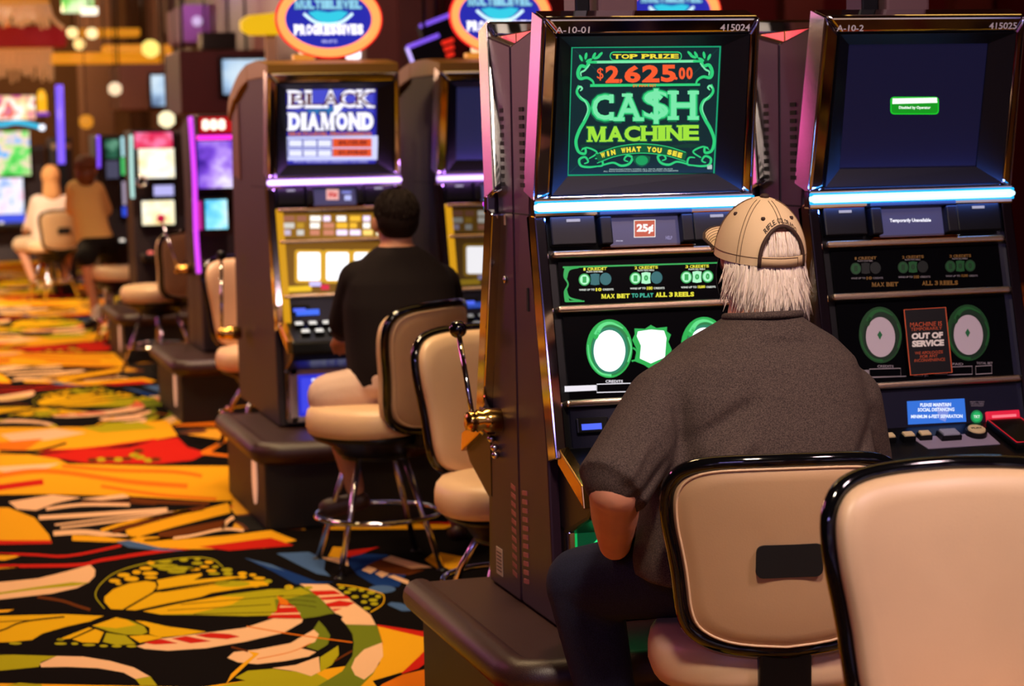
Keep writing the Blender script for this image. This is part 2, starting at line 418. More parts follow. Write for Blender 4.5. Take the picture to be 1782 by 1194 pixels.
    P['bar'] = m.build('light_bar', root, True)
    if barcol[1] != 'c' or not lit:
        for dz in (-.0105, .0105): m = MB(); m.tube([(.002, .108, 1.418+dz), (.596, .108, 1.418+dz)], .0048, em('#18a8f0' if not style == 'gold' else '#a050f0', 1.5), 8); m.build('light_bar_edge', P['bar'], True)
    if barcol != '#c030d0':
        l = bpy.data.lights.new('light_bar_lamp', 'AREA'); l.shape = 'RECTANGLE'; l.size = .56; l.size_y = .02; l.energy = 1.5 if style != 'gold' else 1.2; l.color = (.08, .22, 1) if style != 'gold' else (.6, .25, 1)
        lo_ = bpy.data.objects.new('light_bar_lamp', l); COL.objects.link(lo_); lo_.parent = P['bar']; lo_.location = (.3, .088, 1.418); lo_.rotation_euler = (R(90), 0, 0)
    m = MB(); m.box(.002, .60, .116, .15, 1.392, 1.441, CHROME); m.build('light_bar_channel', P['bar'], bevel=.004)
    # lower face: posts, dark door
    gold = style == 'gold'
    for u0, u1 in ((.004, .034), (.568, .600)):
        m = MB(); slabq(m, PL, rect4(u0, -.008, u1, .625), .010, -.06, CHROME); m.build('side_post', root, bevel=.004)
    m = MB(); slabq(m, PL, rect4(.03, .0, .572, .625), -.012, -.07, BLACK); P['door'] = m.build('main_door', root)
    if gold:
        gm = em('#d89a12', 1.0)
        for u0, u1 in ((.036, .066), (.540, .566)): m = MB(); slabq(m, PL, rect4(u0, .10, u1, .62), .006, -.01, gm); m.build('lit_amber_strip', P['door'], bevel=.003)
    # ticket panel with small display
    m = MB(); slabq(m, PL, rect4(.172, .0, .424, .016), .03, -.01, NAVY); slabq(m, PL, rect4(.172, .016, .203, .088), .03, -.01, NAVY); slabq(m, PL, rect4(.392, .016, .424, .088), .03, -.01, NAVY)
    tp = P['ticket'] = m.build('ticket_panel', root, bevel=.004)
    for u0, u1 in ((.044, .165), (.430, .560)): m = MB(); slabq(m, PL, rect4(u0, .004, u1, .085), .014, -.012, BLACK); m.build('ticket_box', tp, bevel=.004)
    m = MB(); m.slab([PL.at(.203, .086, .0), PL.at(.392, .086, .0), PL.at(.424, .097, .03), PL.at(.172, .097, .03)], [PL.at(.203, .09, -.01), PL.at(.392, .09, -.01), PL.at(.424, .10, -.01), PL.at(.172, .10, -.01)], BRASS)
    m.build('display_shelf', tp)
    slm = em('#b9b4c4', .8)
    for u in (.105, .495): m = MB(); slabq(m, PL, rect4(u-.018, .018, u+.018, .025), .016, .013, slm); m.build('indicator_light', tp)
    m = MB(); slabq(m, PL, rect4(.203, .016, .392, .087), .002, -.01, em('#4a4468', .9) if lit else em('#46426a', .9)); P['tdisp'] = m.build('ticket_display', tp)
    # chrome bars
    for v in (.108, .248, .488):
        m = MB(); slabq(m, PL, rect4(.042, v-.009, .562, v+.009), .02, -.012, mat('warm_chrome', (238, 208, 172), .27, 1)); m.build('chrome_bar', root, bevel=.007, seg=3)
    # glasses
    m = MB(); slabq(m, PL, rect4(.06, .12, .552, .238), -.004, -.013, GLASSB); P['pay'] = m.build('paytable_glass', root)
    m = MB(); slabq(m, PL, rect4(.06, .258, .552, .478), -.004, -.013, GLASSB); P['reel'] = m.build('reel_glass', root)
    # lower panel
    m = MB(); slabq(m, PL, rect4(.055, .50, .555, .612), .0, -.013, mat('navy_panel', (13, 14, 38), .3)); P['low'] = m.build('lower_panel', root)
    m = MB(); slabq(m, PL, rect4(.066, .525, .15, .565), .012, -.002, BLACK); m.build('bill_slot', P['low'], bevel=.004)
    m = MB(); slabq(m, PL, rect4(.078, .541, .13, .556), .014, .011, em('#4a62e8', 1.3)); m.build('bill_slot_light', P['low'])
    # deck
    m = MB(); m.prismx([(-.012, .818), (-.215, .752), (-.228, .70), (-.19, .668), (-.0, .60), (.05, .60), (.05, .818)], .03, WM-.0, BLACK)
    dk = P['deck'] = m.build('button_deck', root, bevel=.01)
    m = MB(); m.slab([(.012, -.01, .824), (.012, -.20, .757), (.012, -.215, .70), (.012, -.01, .78)], [(.042, -.01, .824), (.042, -.20, .757), (.042, -.215, .70), (.042, -.01, .78)], BRASS)
    m.build('deck_end_trim', dk, bevel=.003); m = MB()
    m.slab([(.563, -.01, .824), (.563, -.20, .757), (.563, -.215, .70), (.563, -.01, .78)], [(.593, -.01, .824), (.593, -.20, .757), (.593, -.215, .70), (.593, -.01, .78)], BRASS)
    m.build('deck_end_trim', dk, bevel=.003)
    # belly
    m = MB(); m.prismx([(.0, .62), (-.012, .39), (.03, .367), (.06, .367), (.06, .62)], .03, WM-.004, BLACK); P['belly'] = m.build('belly_door', root, bevel=.005)
    for x0, x1 in ((.034, .05), (.545, .561)): m = MB(); m.box(x0, x1, -.024, .0, .385, .61, CHROME); m.build('belly_trim', P['belly'], bevel=.003)
    return P

def deck_pt(x, t, h=0):  # t 0 (back) .. 1 (front) across the sloping button deck
    return Vector((x, -.012-.203*t, .818-.066*t)) + Vector((0, -.309, .951))*h
def deck_button(P, x, t, sx, sy, mtop, round_=False, name='deck_button', txt=None):
    m = MB()
    if round_:
        pts = [(sx*math.cos(2*math.pi*k/24), sx*math.sin(2*math.pi*k/24)) for k in range(24)]
    else:
        pts = [(-sx, -sy), (sx, -sy), (sx, sy), (-sx, sy)]
    def ring(f, h): return [deck_pt(x+a*f, t+b*f/.213, h) for a, b in pts]
    m.slab(ring(1.12, -.002), ring(1.08, .016), BLACK); m.slab(ring(.92, .014), ring(.88, .021), mtop)
    o = m.build(name, P['deck'], bevel=.002)
    if txt:
        a = Art(deck_pt(x, t, .0215), (1, 0, 0), (deck_pt(0, 1)-deck_pt(0, 0)).normalized(), (0, -.309, .951))
        a.text(txt, -sx*.6, -.004, sx*.6, .004, flat('#40352c'), 1, .03); a.build('button_lettering', o)
    return o

def reel_art(P, lit):
    A = Art(PL.at(0, 0, -.0038), (1, 0, 0), PL.ey, PL.n, PL.conv(1.54, 5.0, 820, 340, 2.984))
    if lit: g1, g2, g3, wh, gy = em('#0fae4a', 1), em('#5fe08a', 1), em('#067a3c', 1), em('#f4fbff', 1.5), em('#b7aec4', .9)
    else: g1, g2, g3, wh, gy = flat('#08481a', .4), flat('#126428', .4), flat('#053014', .4), flat('#c9bdcd', .5), flat('#8f8792', .4)
    def oval(cx, cy):
        A.ell(cx, cy, 120, 152, g1, 1, 40); A.ell(cx+6, cy+8, 104, 132, g3, 2, 40); A.ell(cx+2, cy+10, 94, 122, em('#0a8f6a', .8) if lit else flat('#052a14', .4), 3, 40)
        A.ell(cx, cy+12, 82, 108, wh, 4, 40)
        A.stroke([(cx-70, cy-70), (cx-40, cy-118), (cx+10, cy-132), (cx+70, cy-105)], lambda t: 22*(1-t)+6, g2, 5)
        A.stroke([(cx-112, cy-20), (cx-100, cy+60), (cx-50, cy+125), (cx+10, cy+140)], lambda t: 5+8*t, g2, 5)
        A.stroke([(cx-85, cy-75), (cx-70, cy-55), (cx-55, cy-95)], 16, g1, 5); A.stroke([(cx+95, cy-60), (cx+112, cy), (cx+95, cy+70)], 7, g2, 5)
        if not lit: A.poly([(cx-4, cy-22), (cx+10, cy), (cx-4, cy+26), (cx-18, cy)], flat('#0a6a3a'), 6)
    oval(720, 795); oval(1212, 782)
    if lit:
        A.poly([(850, 690), (905, 692), (935, 672), (965, 688), (1020, 682), (1018, 705), (1040, 722), (1026, 760), (1044, 800), (1030, 850), (960, 880), (930, 900), (900, 880), (850, 860), (862, 800), (838, 750), (852, 720)], g1, 1)
        A.poly([(868, 706), (935, 696), (1003, 702), (1016, 740), (1008, 840), (935, 872), (878, 846), (884, 780), (862, 730)], wh, 2)
        A.stroke([(842, 790), (862, 810), (858, 850), (835, 860)], 9, g1, 2)
    wm = em('#efeaf2', 1) if lit else gy
    A.poly([(487, 990), (652, 984), (653, 1012), (488, 1020)], wm if lit else gy, 1)
    for x0, x1 in ((655, 830), (1090, 1230), (1250, 1340)):
        dy = -(x0-655)*.028
        A.stroke([(x0, 980+dy), (x1, 975+dy), (x1, 1018+dy), (x0, 1023+dy)], 5, wm if lit else gy, 1, 0, True)
    A.text('CREDITS', 700, 958, 790, 972, wm, 2, .02); A.text('PAID', 1120, 945, 1180, 958, wm, 2, .02); A.text('TOTAL BET', 1255, 940, 1345, 953, wm, 2, .02)
    if not lit:
        A.stroke([(655, 1026), (860, 1018)], 5, gy, 1, 0); A.stroke([(1020, 1008), (1090, 1006)], 5, gy, 1, 0)
        A.text('25¢', 900, 1000, 985, 1022, gy, 2, .03)
    A.build('reel_artwork', P['reel'])
    # paytable
    A = Art(PL.at(0, 0, -.0038), (1, 0, 0), PL.ey, PL.n, PL.conv(1.54, 5.0, 820, 340, 2.984))
    if lit: ye, w2, tl, gr, lg = em('#e8e02a', 1), em('#eef4e8', 1), em('#0d6f74', .8), em('#11a64b', 1), em('#a8f0c0', 1.1)
    else: ye, w2, tl, gr, lg = flat('#7c5a18', .4), flat('#8a8790', .4), flat('#07140c', .4), flat('#0a3a18', .4), flat('#0d5a26', .4)
    if lit:
        A.poly([(478, 368), (1300, 345), (1300, 352), (478, 377)], gr, 1)
        A.stroke([(500, 372), (488, 420), (505, 460), (490, 500), (500, 548)], lambda t: 26-18*math.sin(t*math.pi), gr, 1)
        A.stroke([(560, 372), (510, 385), (495, 430)], 10, gr, 1); A.stroke([(495, 490), (512, 530), (575, 548)], 10, gr, 1); A.poly([(492, 545), (590, 545), (590, 552), (492, 554)], gr, 1)
    for gx, gy_, nm, n, win in ((645, 437, '1 CREDIT', 1, '10'), (910, 430, '2 CREDITS', 2, '100'), (1175, 424, '3 CREDITS', 3, '10,000')):
        A.slab(nm, gx-60, gy_-62, gx+62, gy_-47, ye, 2, .03, -4); A.text('PLAYS ONE REEL' if n == 1 else 'PLAYS TWO REELS' if n == 2 else 'PLAYS ALL REELS', gx-44, gy_-45, gx+42, gy_-37, w2, 2, .02, -2)
        for k in range(3):
            on = k < n; cx = gx-55+k*55; cy = gy_-k*2
            if k == 1: A.poly([(cx-24, cy-26), (cx, cy-31), (cx+24, cy-27), (cx+21, cy), (cx+24, cy+27), (cx, cy+31), (cx-24, cy+27), (cx-21, cy)], (lg if on else tl), 2)
            else: A.ell(cx, cy, 30, 32, (gr if on else tl), 2)
            if on:
                if k != 1: A.ell(cx, cy, 24, 26, lg, 3); A.slab('1' if k == 0 else '0', cx-10, cy-16, cx+10, cy+16, gr, 4, .08)
                else: A.slab('0', cx-11, cy-15, cx+11, cy+15, gr, 4, .08)
        A.text('WINS UP TO', gx-83, gy_+48, gx-2, gy_+58, w2, 2, .02, -2); A.text(win, gx+4, gy_+43, gx+34+8*(n == 3), gy_+60, ye, 2, .05, -1); A.text('CREDITS', gx+40+8*(n == 3), gy_+46, gx+96, gy_+56, w2, 2, .02, -1)
    A.slab('MAX BET', 677, 512, 825, 535, ye, 2, .05, -3)
    if lit: A.slab('TO PLAY', 835, 508, 948, 530, em('#1fa58a', 1), 2, .05, -2)
    A.slab('ALL 3 REELS', 960, 503, 1160, 527, ye, 2, .05, -3)
    A.build('paytable_artwork', P['pay'])

def small_art(P, lit):
    A = Art(PL.at(0, 0, .0025), (1, 0, 0), PL.ey, PL.n, PL.conv(1.54, 5.0, 820, 340, 2.984))
    if lit:
        A.poly([(843, 130), (955, 127), (955, 218), (843, 221)], em('#f6efe9', 1), 1); A.poly([(847, 134), (951, 131), (951, 214), (847, 217)], em('#c4502a', 1), 2)
        A.text('25¢', 857, 150, 945, 200, em('#fbf3ec', 1.1), 3, .05); A.text('HELP', 1008, 212, 1042, 230, em('#9a92c0', .9), 2); A.text('DENOM', 750, 234, 785, 241, em('#c8c4dc', .9), 2)
    else:
        A.text('Temporarily Unavailable', 780, 170, 1010, 194, em('#f0eef8', 1.2), 2, .03, -3)
    A.build('display_lettering', P['tdisp'])

def serial(P, t1, t2, x0, y0):
    A = Art(PU.at(0, 0, .0006), (1, 0, 0), PU.ey, PU.n); w = flat('#e9e4ea', .6)
    A.text(t1, .034, .024, .034+.0125*len(t1), .040, w, 1, .005); A.text(t2, .468, .020, .548, .037, w, 1, .005)
    A.build('serial_lettering', P['frame'])

# ------------------------------------------------------------------ casino chair (sitter faces local +y)
def chair_outline():
    half = [(.0, .935), (.10, .933), (.17, .927), (.212, .912), (.234, .885), (.240, .85), (.236, .80), (.226, .75), (.217, .70), (.212, .66), (.205, .61), (.19, .575), (.155, .55), (.10, .535), (0, .527)]
    r = smooth_curve(half, 3); l = [(-x, z) for x, z in r[::-1]][1:-1]
    return r + l
CO = chair_outline()
def by(x, z): return -.222 + .065*(x/.24)**2 - .16*(z-.53)
CO0 = CO
def casino_chair(label, group, loc=(0, 0, 0), rz=0, zt=.935, zb=.527, sz=0, legs=0):
    CO = [(x, zb+(z-.527)/.408*(zt-zb)) for x, z in CO0]; zm = (zt+zb)/2
    root = empty('casino_chair', loc, rz, label, 'chair', group)
    # seat
    def sup(a, b, n=40, e=2.7):
        P = []
        for k in range(n):
            q = 2*math.pi*k/n; c, s_ = math.cos(q), math.sin(q)
            P.append((a*math.copysign(abs(c)**(2/e), c), b*math.copysign(abs(s_)**(2/e), s_)))
        return P
    m = MB(); rg = []
    for f, z in ((.90, .505), (.97, .512), (1.0, .535), (1.0, .565), (.975, .592), (.92, .608), (.75, .617), (.45, .620), (.1, .621)):
        rg.append([(x*f, y*f+.02, z+sz+.012*(y/.24)**2*f) for x, y in sup(.242, .235)])
    m.rings(rg, VINYL); m.build('seat', root)
    m = MB(); m.rings([[(x, y+.02, z+sz) for x, y in sup(a, a)] for a, z in ((.13, .43), (.15, .46), (.21, .49), (.226, .51))], BLACK); m.lathe([(.03, .40+sz), (.13, .415+sz), (.13, .44+sz)], BLACK, (0, .02, 0), 24)
    m.build('seat_base', root)
    for k in range(4):
        q = math.pi/4+math.pi/2*k+legs; m = MB(); c, s_ = math.cos(q), math.sin(q)
        m.tube([(.115*c, .02+.115*s_, .44+sz), (.1935*c, .02+.1935*s_, .22), (.272*c, .02+.272*s_, .008)], .0115, mat('satin_chrome', (225, 218, 228), .2, 1), 12)
        lg = m.build('leg', root, True)
        m = MB(); m.lathe([(.005, 0), (.022, .0), (.022, .006), (.014, .012)], BLACK, (.274*c, .02+.274*s_, 0), 14); m.build('leg_glide', lg, True)
    m = MB(); m.tube([(.232*math.cos(2*math.pi*k/48), .02+.232*math.sin(2*math.pi*k/48), .20) for k in range(48)], .0095, CHROME, 10, True); m.build('foot_ring', root, True)
    # backrest
    def ring(f, d):
        cz = zm; return [(x*f, by(x*f, cz+(z-cz)*f)+d, cz+(z-cz)*f) for x, z in CO]
    m = MB(); m.rings([ring(f, d) for f, d in ((.955, .0), (.985, .022), (.975, .040), (.93, .054), (.8, .060), (.5, .062), (.25, .0625), (.02, .0627))], VINYL); m.build('backrest_pad', root)
    m = MB(); m.tube([Vector(p) for p in ring(1.0, -.004)], .0165, GLOSS, 12, True); m.build('backrest_frame', root, True)
    m = MB(); m.rings([ring(f, d) for f, d in ((.95, .0), (.955, -.012), (.93, -.020), (.80, -.024), (.5, -.025), (.25, -.025), (.02, -.025))], VINYLT); bp = m.build('backrest_panel', root)
    m = MB(); m.tube([Vector(p) for p in ring(.935, -.0205)], .0028, VINYL, 6, True); m.build('piping', bp, True)
    m = MB(); P = []
    for cx, cz, a in ((.055, zm+.017, 0), (-.055, zm+.017, 90), (-.055, zm-.025, 180), (.055, zm-.025, 270)):
        P += [(cx+.014*math.cos(R(a+t)), cz+.014*math.sin(R(a+t))) for t in (0, 30, 60, 90)]
    m.slab([(x, by(0, z)-.0275, z) for x, z in P], [(x, by(0, z)-.010, z) for x, z in P], HOLE); m.build('hand_slot', bp)
    m = MB(); m.slab([(-.055, by(0, .535)-.015, zb+.023), (.055, by(0, .535)-.015, zb+.023), (.055, -.23, .47+sz), (-.055, -.23, .47+sz)], [(-.055, by(0, .535)+.02, zb+.023), (.055, by(0, .535)+.02, zb+.023), (.055, -.20, .485+sz), (-.055, -.20, .485+sz)], BLACK)
    m.box(-.055, .055, -.232, -.05, .468+sz, .486+sz, BLACK); m.build('back_bracket', root, bevel=.006)
    return root
# ------------------------------------------------------------------ people
def remesh(mb, name, m, parent=None, origin=(0, 0, 0), voxel=.008, it=6, fac=.5, kind=None):
    t = mb.build('tmp'); t.data.materials.clear()
    r = t.modifiers.new('r', 'REMESH'); r.mode = 'VOXEL'; r.voxel_size = voxel
    s = t.modifiers.new('s', 'SMOOTH'); s.iterations = it; s.factor = fac
    dg = bpy.context.evaluated_depsgraph_get(); e = t.evaluated_get(dg)
    me = bpy.data.meshes.new_from_object(e); bpy.data.objects.remove(t)
    me.name = name; me.materials.clear(); me.materials.append(m)
    me.transform(Matrix.Translation(-Vector(origin)))
    for p in me.polygons: p.use_smooth = True; p.material_index = 0
    o = bpy.data.objects.new(name, me); COL.objects.link(o)
    if parent: o.parent = parent
    else: o.location = origin
    return o
V = Vector
def torso(mb, rings, m, e=2.5, n=28):
    R_ = []
    for (cx, cy, z, hw, hd) in rings:
        ring = []
        for k in range(n):
            q = 2*math.pi*k/n; c, s_ = math.cos(q), math.sin(q)
            ring.append((cx+hw*math.copysign(abs(c)**(2/e), c), cy+hd*math.copysign(abs(s_)**(2/e), s_), z))
        R_.append(ring)
    mb.rings(R_, m)
def chain(mb, pts, rad, m):
    for k in range(len(pts)-1): mb.cap(pts[k], rad[k], pts[k+1], rad[k+1], m)
def hand(mb, wrist, f, s_, m, curl=.5, k=1.0):
    """palm, four unequal bent fingers and a thumb from the side of the palm; f forward, s_ towards the thumb"""
    f = V(f).normalized(); s_ = V(s_); s_ = (s_ - f*s_.dot(f)).normalized(); n = s_.cross(f).normalized()
    if n.z > 0: n = -n                       # fingers curl downward
    w = V(wrist)
    for off, L, r in ((.030, .068, .0092), (.010, .077, .0095), (-.011, .071, .009), (-.031, .055, .0082)):
        kn = w + f*.088*k + s_*off*k
        mb.cap(w + f*.015*k + s_*off*.55*k, .017*k, kn, .0125*k, m, 10)
        p = kn; d = f.copy()
        for j, fr in enumerate((.45, .32, .23)):
            a = curl*(.7 if j == 0 else 1.0); d = (d*math.cos(a) + n*math.sin(a)).normalized(); q = p + d*L*fr*k
            mb.cap(p, r*k*(1.05-.08*j), q, r*k*(.97-.08*j), m, 8); p = q
    t0 = w + f*.03*k + s_*.028*k; t1 = t0 + (f*.55+s_*.75+n*.2).normalized()*.038*k; t2 = t1 + (f*.85+s_*.2+n*.45).normalized()*.032*k
    mb.cap(t0, .014*k, t1, .0115*k, m, 8); mb.cap(t1, .011*k, t2, .0085*k, m, 8)
def head(mb, c, yaw, m, k=1.0, pitch=0):
    """yaw: left turn from +y. skull, jaw, nose, brow, lips, ears"""
    q = Matrix.Rotation(yaw, 3, 'Z') @ Matrix.Rotation(pitch, 3, 'X'); c = V(c)
    def P(x, y, z): return c + q @ V((x*k, y*k, z*k))
    mb.ball(P(0, -.008, .02), (.076*k, .094*k, .092*k), m, 18, q)
    mb.ball(P(0, .028, -.045), (.060*k, .062*k, .075*k), m, 16, q)
    mb.ball(P(0, .062, -.095), (.028*k, .026*k, .022*k), m, 10, q)
    mb.cap(P(0, .090, -.002), .010*k, P(0, .108, -.036), .014*k, m, 10)
    for s_ in (-1, 1):
        mb.cap(P(.006*s_, .086, .022), .010*k, P(.042*s_, .072, .020), .010*k, m, 8)
        mb.ball(P(.044*s_, .062, -.030), (.022*k, .022*k, .022*k), m, 10)
        mb.cap(P(.004*s_, .088, -.066), .007*k, P(.020*s_, .080, -.066), .005*k, m, 8)
        e = q @ Matrix.Rotation(-.45*s_, 3, 'Z')
        mb.ball(P(.082*s_, -.004, -.012), (.010*k, .019*k, .033*k), m, 12, e)
        mb.ball(P(.078*s_, .000, -.036), (.008*k, .010*k, .012*k), m, 10, e)
    return q, P
def eyes(parent, P, origin, k=1.0):
    m = MB(); d = flat('#2a2320', .2)
    for s_ in (-1, 1): m.ball(P(.031*s_, .080, .002), .0115*k, flat('#e8e2dc', .3), 10); m.ball(P(.031*s_, .0895, .002), .0055*k, d, 8)
    m.build('eyes', parent, True, origin=origin).location = (0, 0, 0)
def wear(o, parent, origin=None):
    o.parent = parent; o.location = (0, 0, 0); return o
def cloth(name, c, scale=260, strength=.35, c2=None, rough=.85, wr=0):
    if name in MATS: return MATS[name]
    m = mat(name, c, rough, bump=strength, bscale=scale, spec=.2); nt = m.node_tree; N = nt.nodes; b = N['Principled BSDF']
    if c2:
        tc = N.new('ShaderNodeTexCoord'); n = N.new('ShaderNodeTexNoise'); n.inputs['Scale'].default_value = 420; n.inputs['Detail'].default_value = 4
        cr = N.new('ShaderNodeValToRGB'); cr.color_ramp.elements[0].position = .38; cr.color_ramp.elements[1].position = .62
        cr.color_ramp.elements[0].color = (*lin(c), 1); cr.color_ramp.elements[1].color = (*lin(c2), 1)
        nt.links.new(tc.outputs['Object'], n.inputs['Vector']); nt.links.new(n.outputs[0], cr.inputs[0]); nt.links.new(cr.outputs[0], b.inputs['Base Color'])
    return m
SKIN = mat('skin', (205, 140, 108), .55, bump=.12, bscale=180, var=.10, vscale=25)
SKIN2 = mat('skin_tan', (190, 130, 100), .55, bump=.1, bscale=180, var=.08, vscale=25)

def wrinkle(mb_obj, fn):
    for v in mb_obj.data.vertices:
        v.co += V(fn(v.co))

# ---- the man in the tan cap
def man_cap():
    B = V((1.76, 4.2, 0))
    Hc = aty(1321, 436, 4.36); yaw = R(6)
    m = MB(); q, P = head(m, Hc, yaw, SKIN, 1.02)
    NB = V((1.808, 4.318, 1.16)); m.cap(Hc+V((.0, -.012, -.05)), .060, NB, .070, SKIN)
    torso(m, [(1.79, 4.28, 1.15, .14, .08), (1.785, 4.27, 1.08, .20, .11), (1.78, 4.26, .95, .22, .14), (1.76, 4.24, .78, .22, .15), (1.75, 4.22, .66, .21, .15)], SKIN)
    SL, EL, WL = V((1.565, 4.25, 1.02)), V((1.415, 4.15, .855)), V((1.468, 4.31, .708))
    chain(m, [V((1.70, 4.27, 1.05)), SL, EL], [.08, .068, .056], SKIN); chain(m, [EL, EL*.55+WL*.45, WL], [.056, .052, .036], SKIN)
    hand(m, WL, V((.06, .10, -.02)), V((.5, -.2, .8)), SKIN, .45)
    SR, ER, WR = V((1.995, 4.26, 1.0)), V((2.07, 4.33, .79)), V((2.02, 4.56, .80))
    chain(m, [V((1.88, 4.27, 1.05)), SR, ER], [.08, .068, .055], SKIN); chain(m, [ER, ER*.5+WR*.5, WR], [.053, .046, .033], SKIN)
    hand(m, WR, V((0, .2, .02)), V((-.8, 0, .3)), SKIN, .3)
    HL, KL, AL = V((1.68, 4.24, .65)), V((1.475, 4.56, .57)), V((1.52, 4.50, .27)); HR, KR, AR = V((1.85, 4.24, .65)), V((2.0, 4.58, .58)), V((1.97, 4.50, .27))
    for h, k, a in ((HL, KL, AL), (HR, KR, AR)): chain(m, [h, k, a], [.08, .055, .038], SKIN)
    root = remesh(m, 'person', SKIN, None, B, .0065, 5)
    tag(root, 'seated person seen from behind in tan cap and grey t-shirt, one arm in lap', 'person')
    eyes(root, P, B, 1.02)
    # t-shirt
    sh = cloth('heather_grey_knit', (50, 40, 38), 420, .25, (88, 73, 66))
    m = MB()
    torso(m, [(1.812, 4.29, 1.195, .082, .070), (1.808, 4.285, 1.178, .108, .085), (1.80, 4.28, 1.145, .17, .105), (1.79, 4.27, 1.10, .222, .13), (1.785, 4.26, 1.04, .242, .148), (1.785, 4.25, .96, .248, .165),
              (1.78, 4.24, .86, .252, .18), (1.77, 4.235, .76, .26, .19), (1.755, 4.225, .68, .262, .195), (1.75, 4.22, .645, .255, .19)], sh)
    chain(m, [V((1.68, 4.27, 1.055)), V((1.565, 4.25, 1.015)), V((1.43, 4.165, .885))], [.10, .088, .080], sh)
    d = (V((1.43, 4.165, .885))-V((1.565, 4.25, 1.015))).normalized(); hc = V((1.425, 4.16, .878))
    m.tube([hc-d*.08, hc+d*.028], [.080, .082], sh, 20)
    chain(m, [V((1.89, 4.27, 1.05)), V((1.99, 4.26, .995)), V((2.045, 4.30, .85))], [.10, .088, .078], sh)
    shirt = remesh(m, 'grey_t_shirt', sh, root, B, .0075, 7); shirt.location = (0, 0, 0)
    rnd = random.Random(3)
    folds = []
    for a, b, w, amp in (((1.56, 1.06), (1.60, .72), .020, -.012), ((1.585, .95), (1.72, 1.03), .018, -.008), ((1.58, .86), (1.70, .95), .016, .008), ((1.64, .78), (1.75, .86), .02, .005), ((2.02, .98), (1.93, .86), .018, -.007), ((2.02, .90), (1.90, .80), .018, .008),
                         ((1.60, .74), (1.95, .78), .02, .006), ((1.62, .70), (1.9, .72), .014, -.006), ((1.75, 1.145), (1.90, 1.14), .012, -.005), ((1.48, .96), (1.42, .89), .012, .006), ((1.52, .91), (1.44, .84), .012, -.007)):
        folds.append((V((*a, 0)), V((*b, 0)), w, amp))
    def wr(co):
        x, z = co.x+B.x, co.z+B.z; o = V((0, 0, 0))
        if co.y+B.y < 4.30:
            for a, b, w, amp in folds:
                p = V((x, z, 0)); ab = b-a; t = max(0, min(1, (p-a).dot(ab)/ab.length_squared)); dd = (p-(a+ab*t)).length
                o.y -= 1.9*amp*math.exp(-(dd/w)**2)*math.sin(math.pi*(.15+.7*t))
        return o
    wrinkle(shirt, wr)
    m = MB(); m.tube([(1.812+.0835*math.cos(t)*1.0, 4.29+.073*math.sin(t), 1.196-.006*math.sin(t)) for t in [2*math.pi*k/36 for k in range(36)]], .0085, sh, 8, True)
    c = m.build('collar_band', shirt, True, origin=B); c.location = (0, 0, 0)
    # jeans
    jn = cloth('dark_denim', (24, 26, 42), 500, .4, (36, 40, 62))
    m = MB(); torso(m, [(1.75, 4.22, .72, .235, .165), (1.75, 4.22, .665, .25, .185), (1.75, 4.23, .635, .23, .17)], jn)
    for h, k, a in ((HL, KL, AL), (HR, KR, AR)): chain(m, [h+V((0, 0, .01)), k, a+V((0, 0, -.02))], [.112, .088, .064], jn)
    j = remesh(m, 'jeans', jn, root, B, .009, 6); j.location = (0, 0, 0)
    m = MB(); th = flat('#8a7a5c')
    pts = [HL+V((-.06, -.02, .085)), HL*.5+KL*.5+V((-.045, -.02, .08)), KL+V((-.03, -.01, .072))]
    m.tube(smooth_curve([tuple(p) for p in pts], 6), .0012, th, 6); s2 = m.build('seam_stitching', j, True, origin=B); s2.location = (0, 0, 0)
    # shoes
    for a in (AL, AR):
        m = MB(); m.cap(a+V((0, -.03, -.035)), .045, a+V((-.01, .10, -.055)), .042, BLACK); m.box(a.x-.05, a.x+.04, a.y-.08, a.y+.15, a.z-.075, a.z-.055, flat('#3a3632'))
        s3 = remesh(m, 'shoe', BLACK, root, B, .008, 3); s3.location = (0, 0, 0)
    # cap: crown with a back opening, brim, strap, stitching, lettering
    khaki = cloth('khaki_twill', (226, 194, 152), 600, .25); pip = flat('#3b2318', .7); stitch = flat('#6d5135', .8)
    cc = Hc + q @ V((0, -.006, .006)); rx, ry, rz = .0985, .113, .116
    tilt = q @ Matrix.Rotation(R(9), 3, 'X')
    def dome(th, ph, off=0):
        """th: azimuth from the back (0) towards the wearer's right; ph: 0 at the rim .. pi/2 at the button"""
        rr = math.cos(ph)**.92 if ph > 0 else 1; zz = math.sin(ph)
        v = V(((rx+off)*rr*math.sin(th), -(ry+off)*rr*math.cos(th), (rz+off)*zz - .02*(1-ph/1.5708)))
        return cc + tilt @ v
    m = MB(); nth, nph = 96, 28; i = m.mi(khaki)
    OPW, OPH = .56, .60
    def opened(th, ph):
        t = (th+math.pi) % (2*math.pi) - math.pi
        return (t/OPW)**2 + ((ph-.10)/OPH)**2 < 1 and ph > .17
    for sgn, off in ((1, 0), (-1, -.003)):
        Vv = [[m.bm.verts.new(dome(2*math.pi*a/nth, (math.pi/2-.02)*b/nph, off)) for a in range(nth)] for b in range(nph+1)]
        for b in range(nph):
            for a in range(nth):
                th, ph = 2*math.pi*(a+.5)/nth, (math.pi/2-.02)*(b+.5)/nph
                if opened(th, ph): continue
                f = m.bm.faces.new((Vv[b][a], Vv[b][(a+1) % nth], Vv[b+1][(a+1) % nth], Vv[b+1][a])); f.smooth = True; f.material_index = i
        f = m.bm.faces.new(Vv[nph]); f.material_index = i
    cap = m.build('tan_cap', root, origin=B); cap.location = (0, 0, 0)
    cap['label'] = 'tan baseball cap worn by the seated person'
    def kid(mb, name, smooth=True):
        o = mb.build(name, cap, smooth, origin=B); o.location = (0, 0, 0); return o
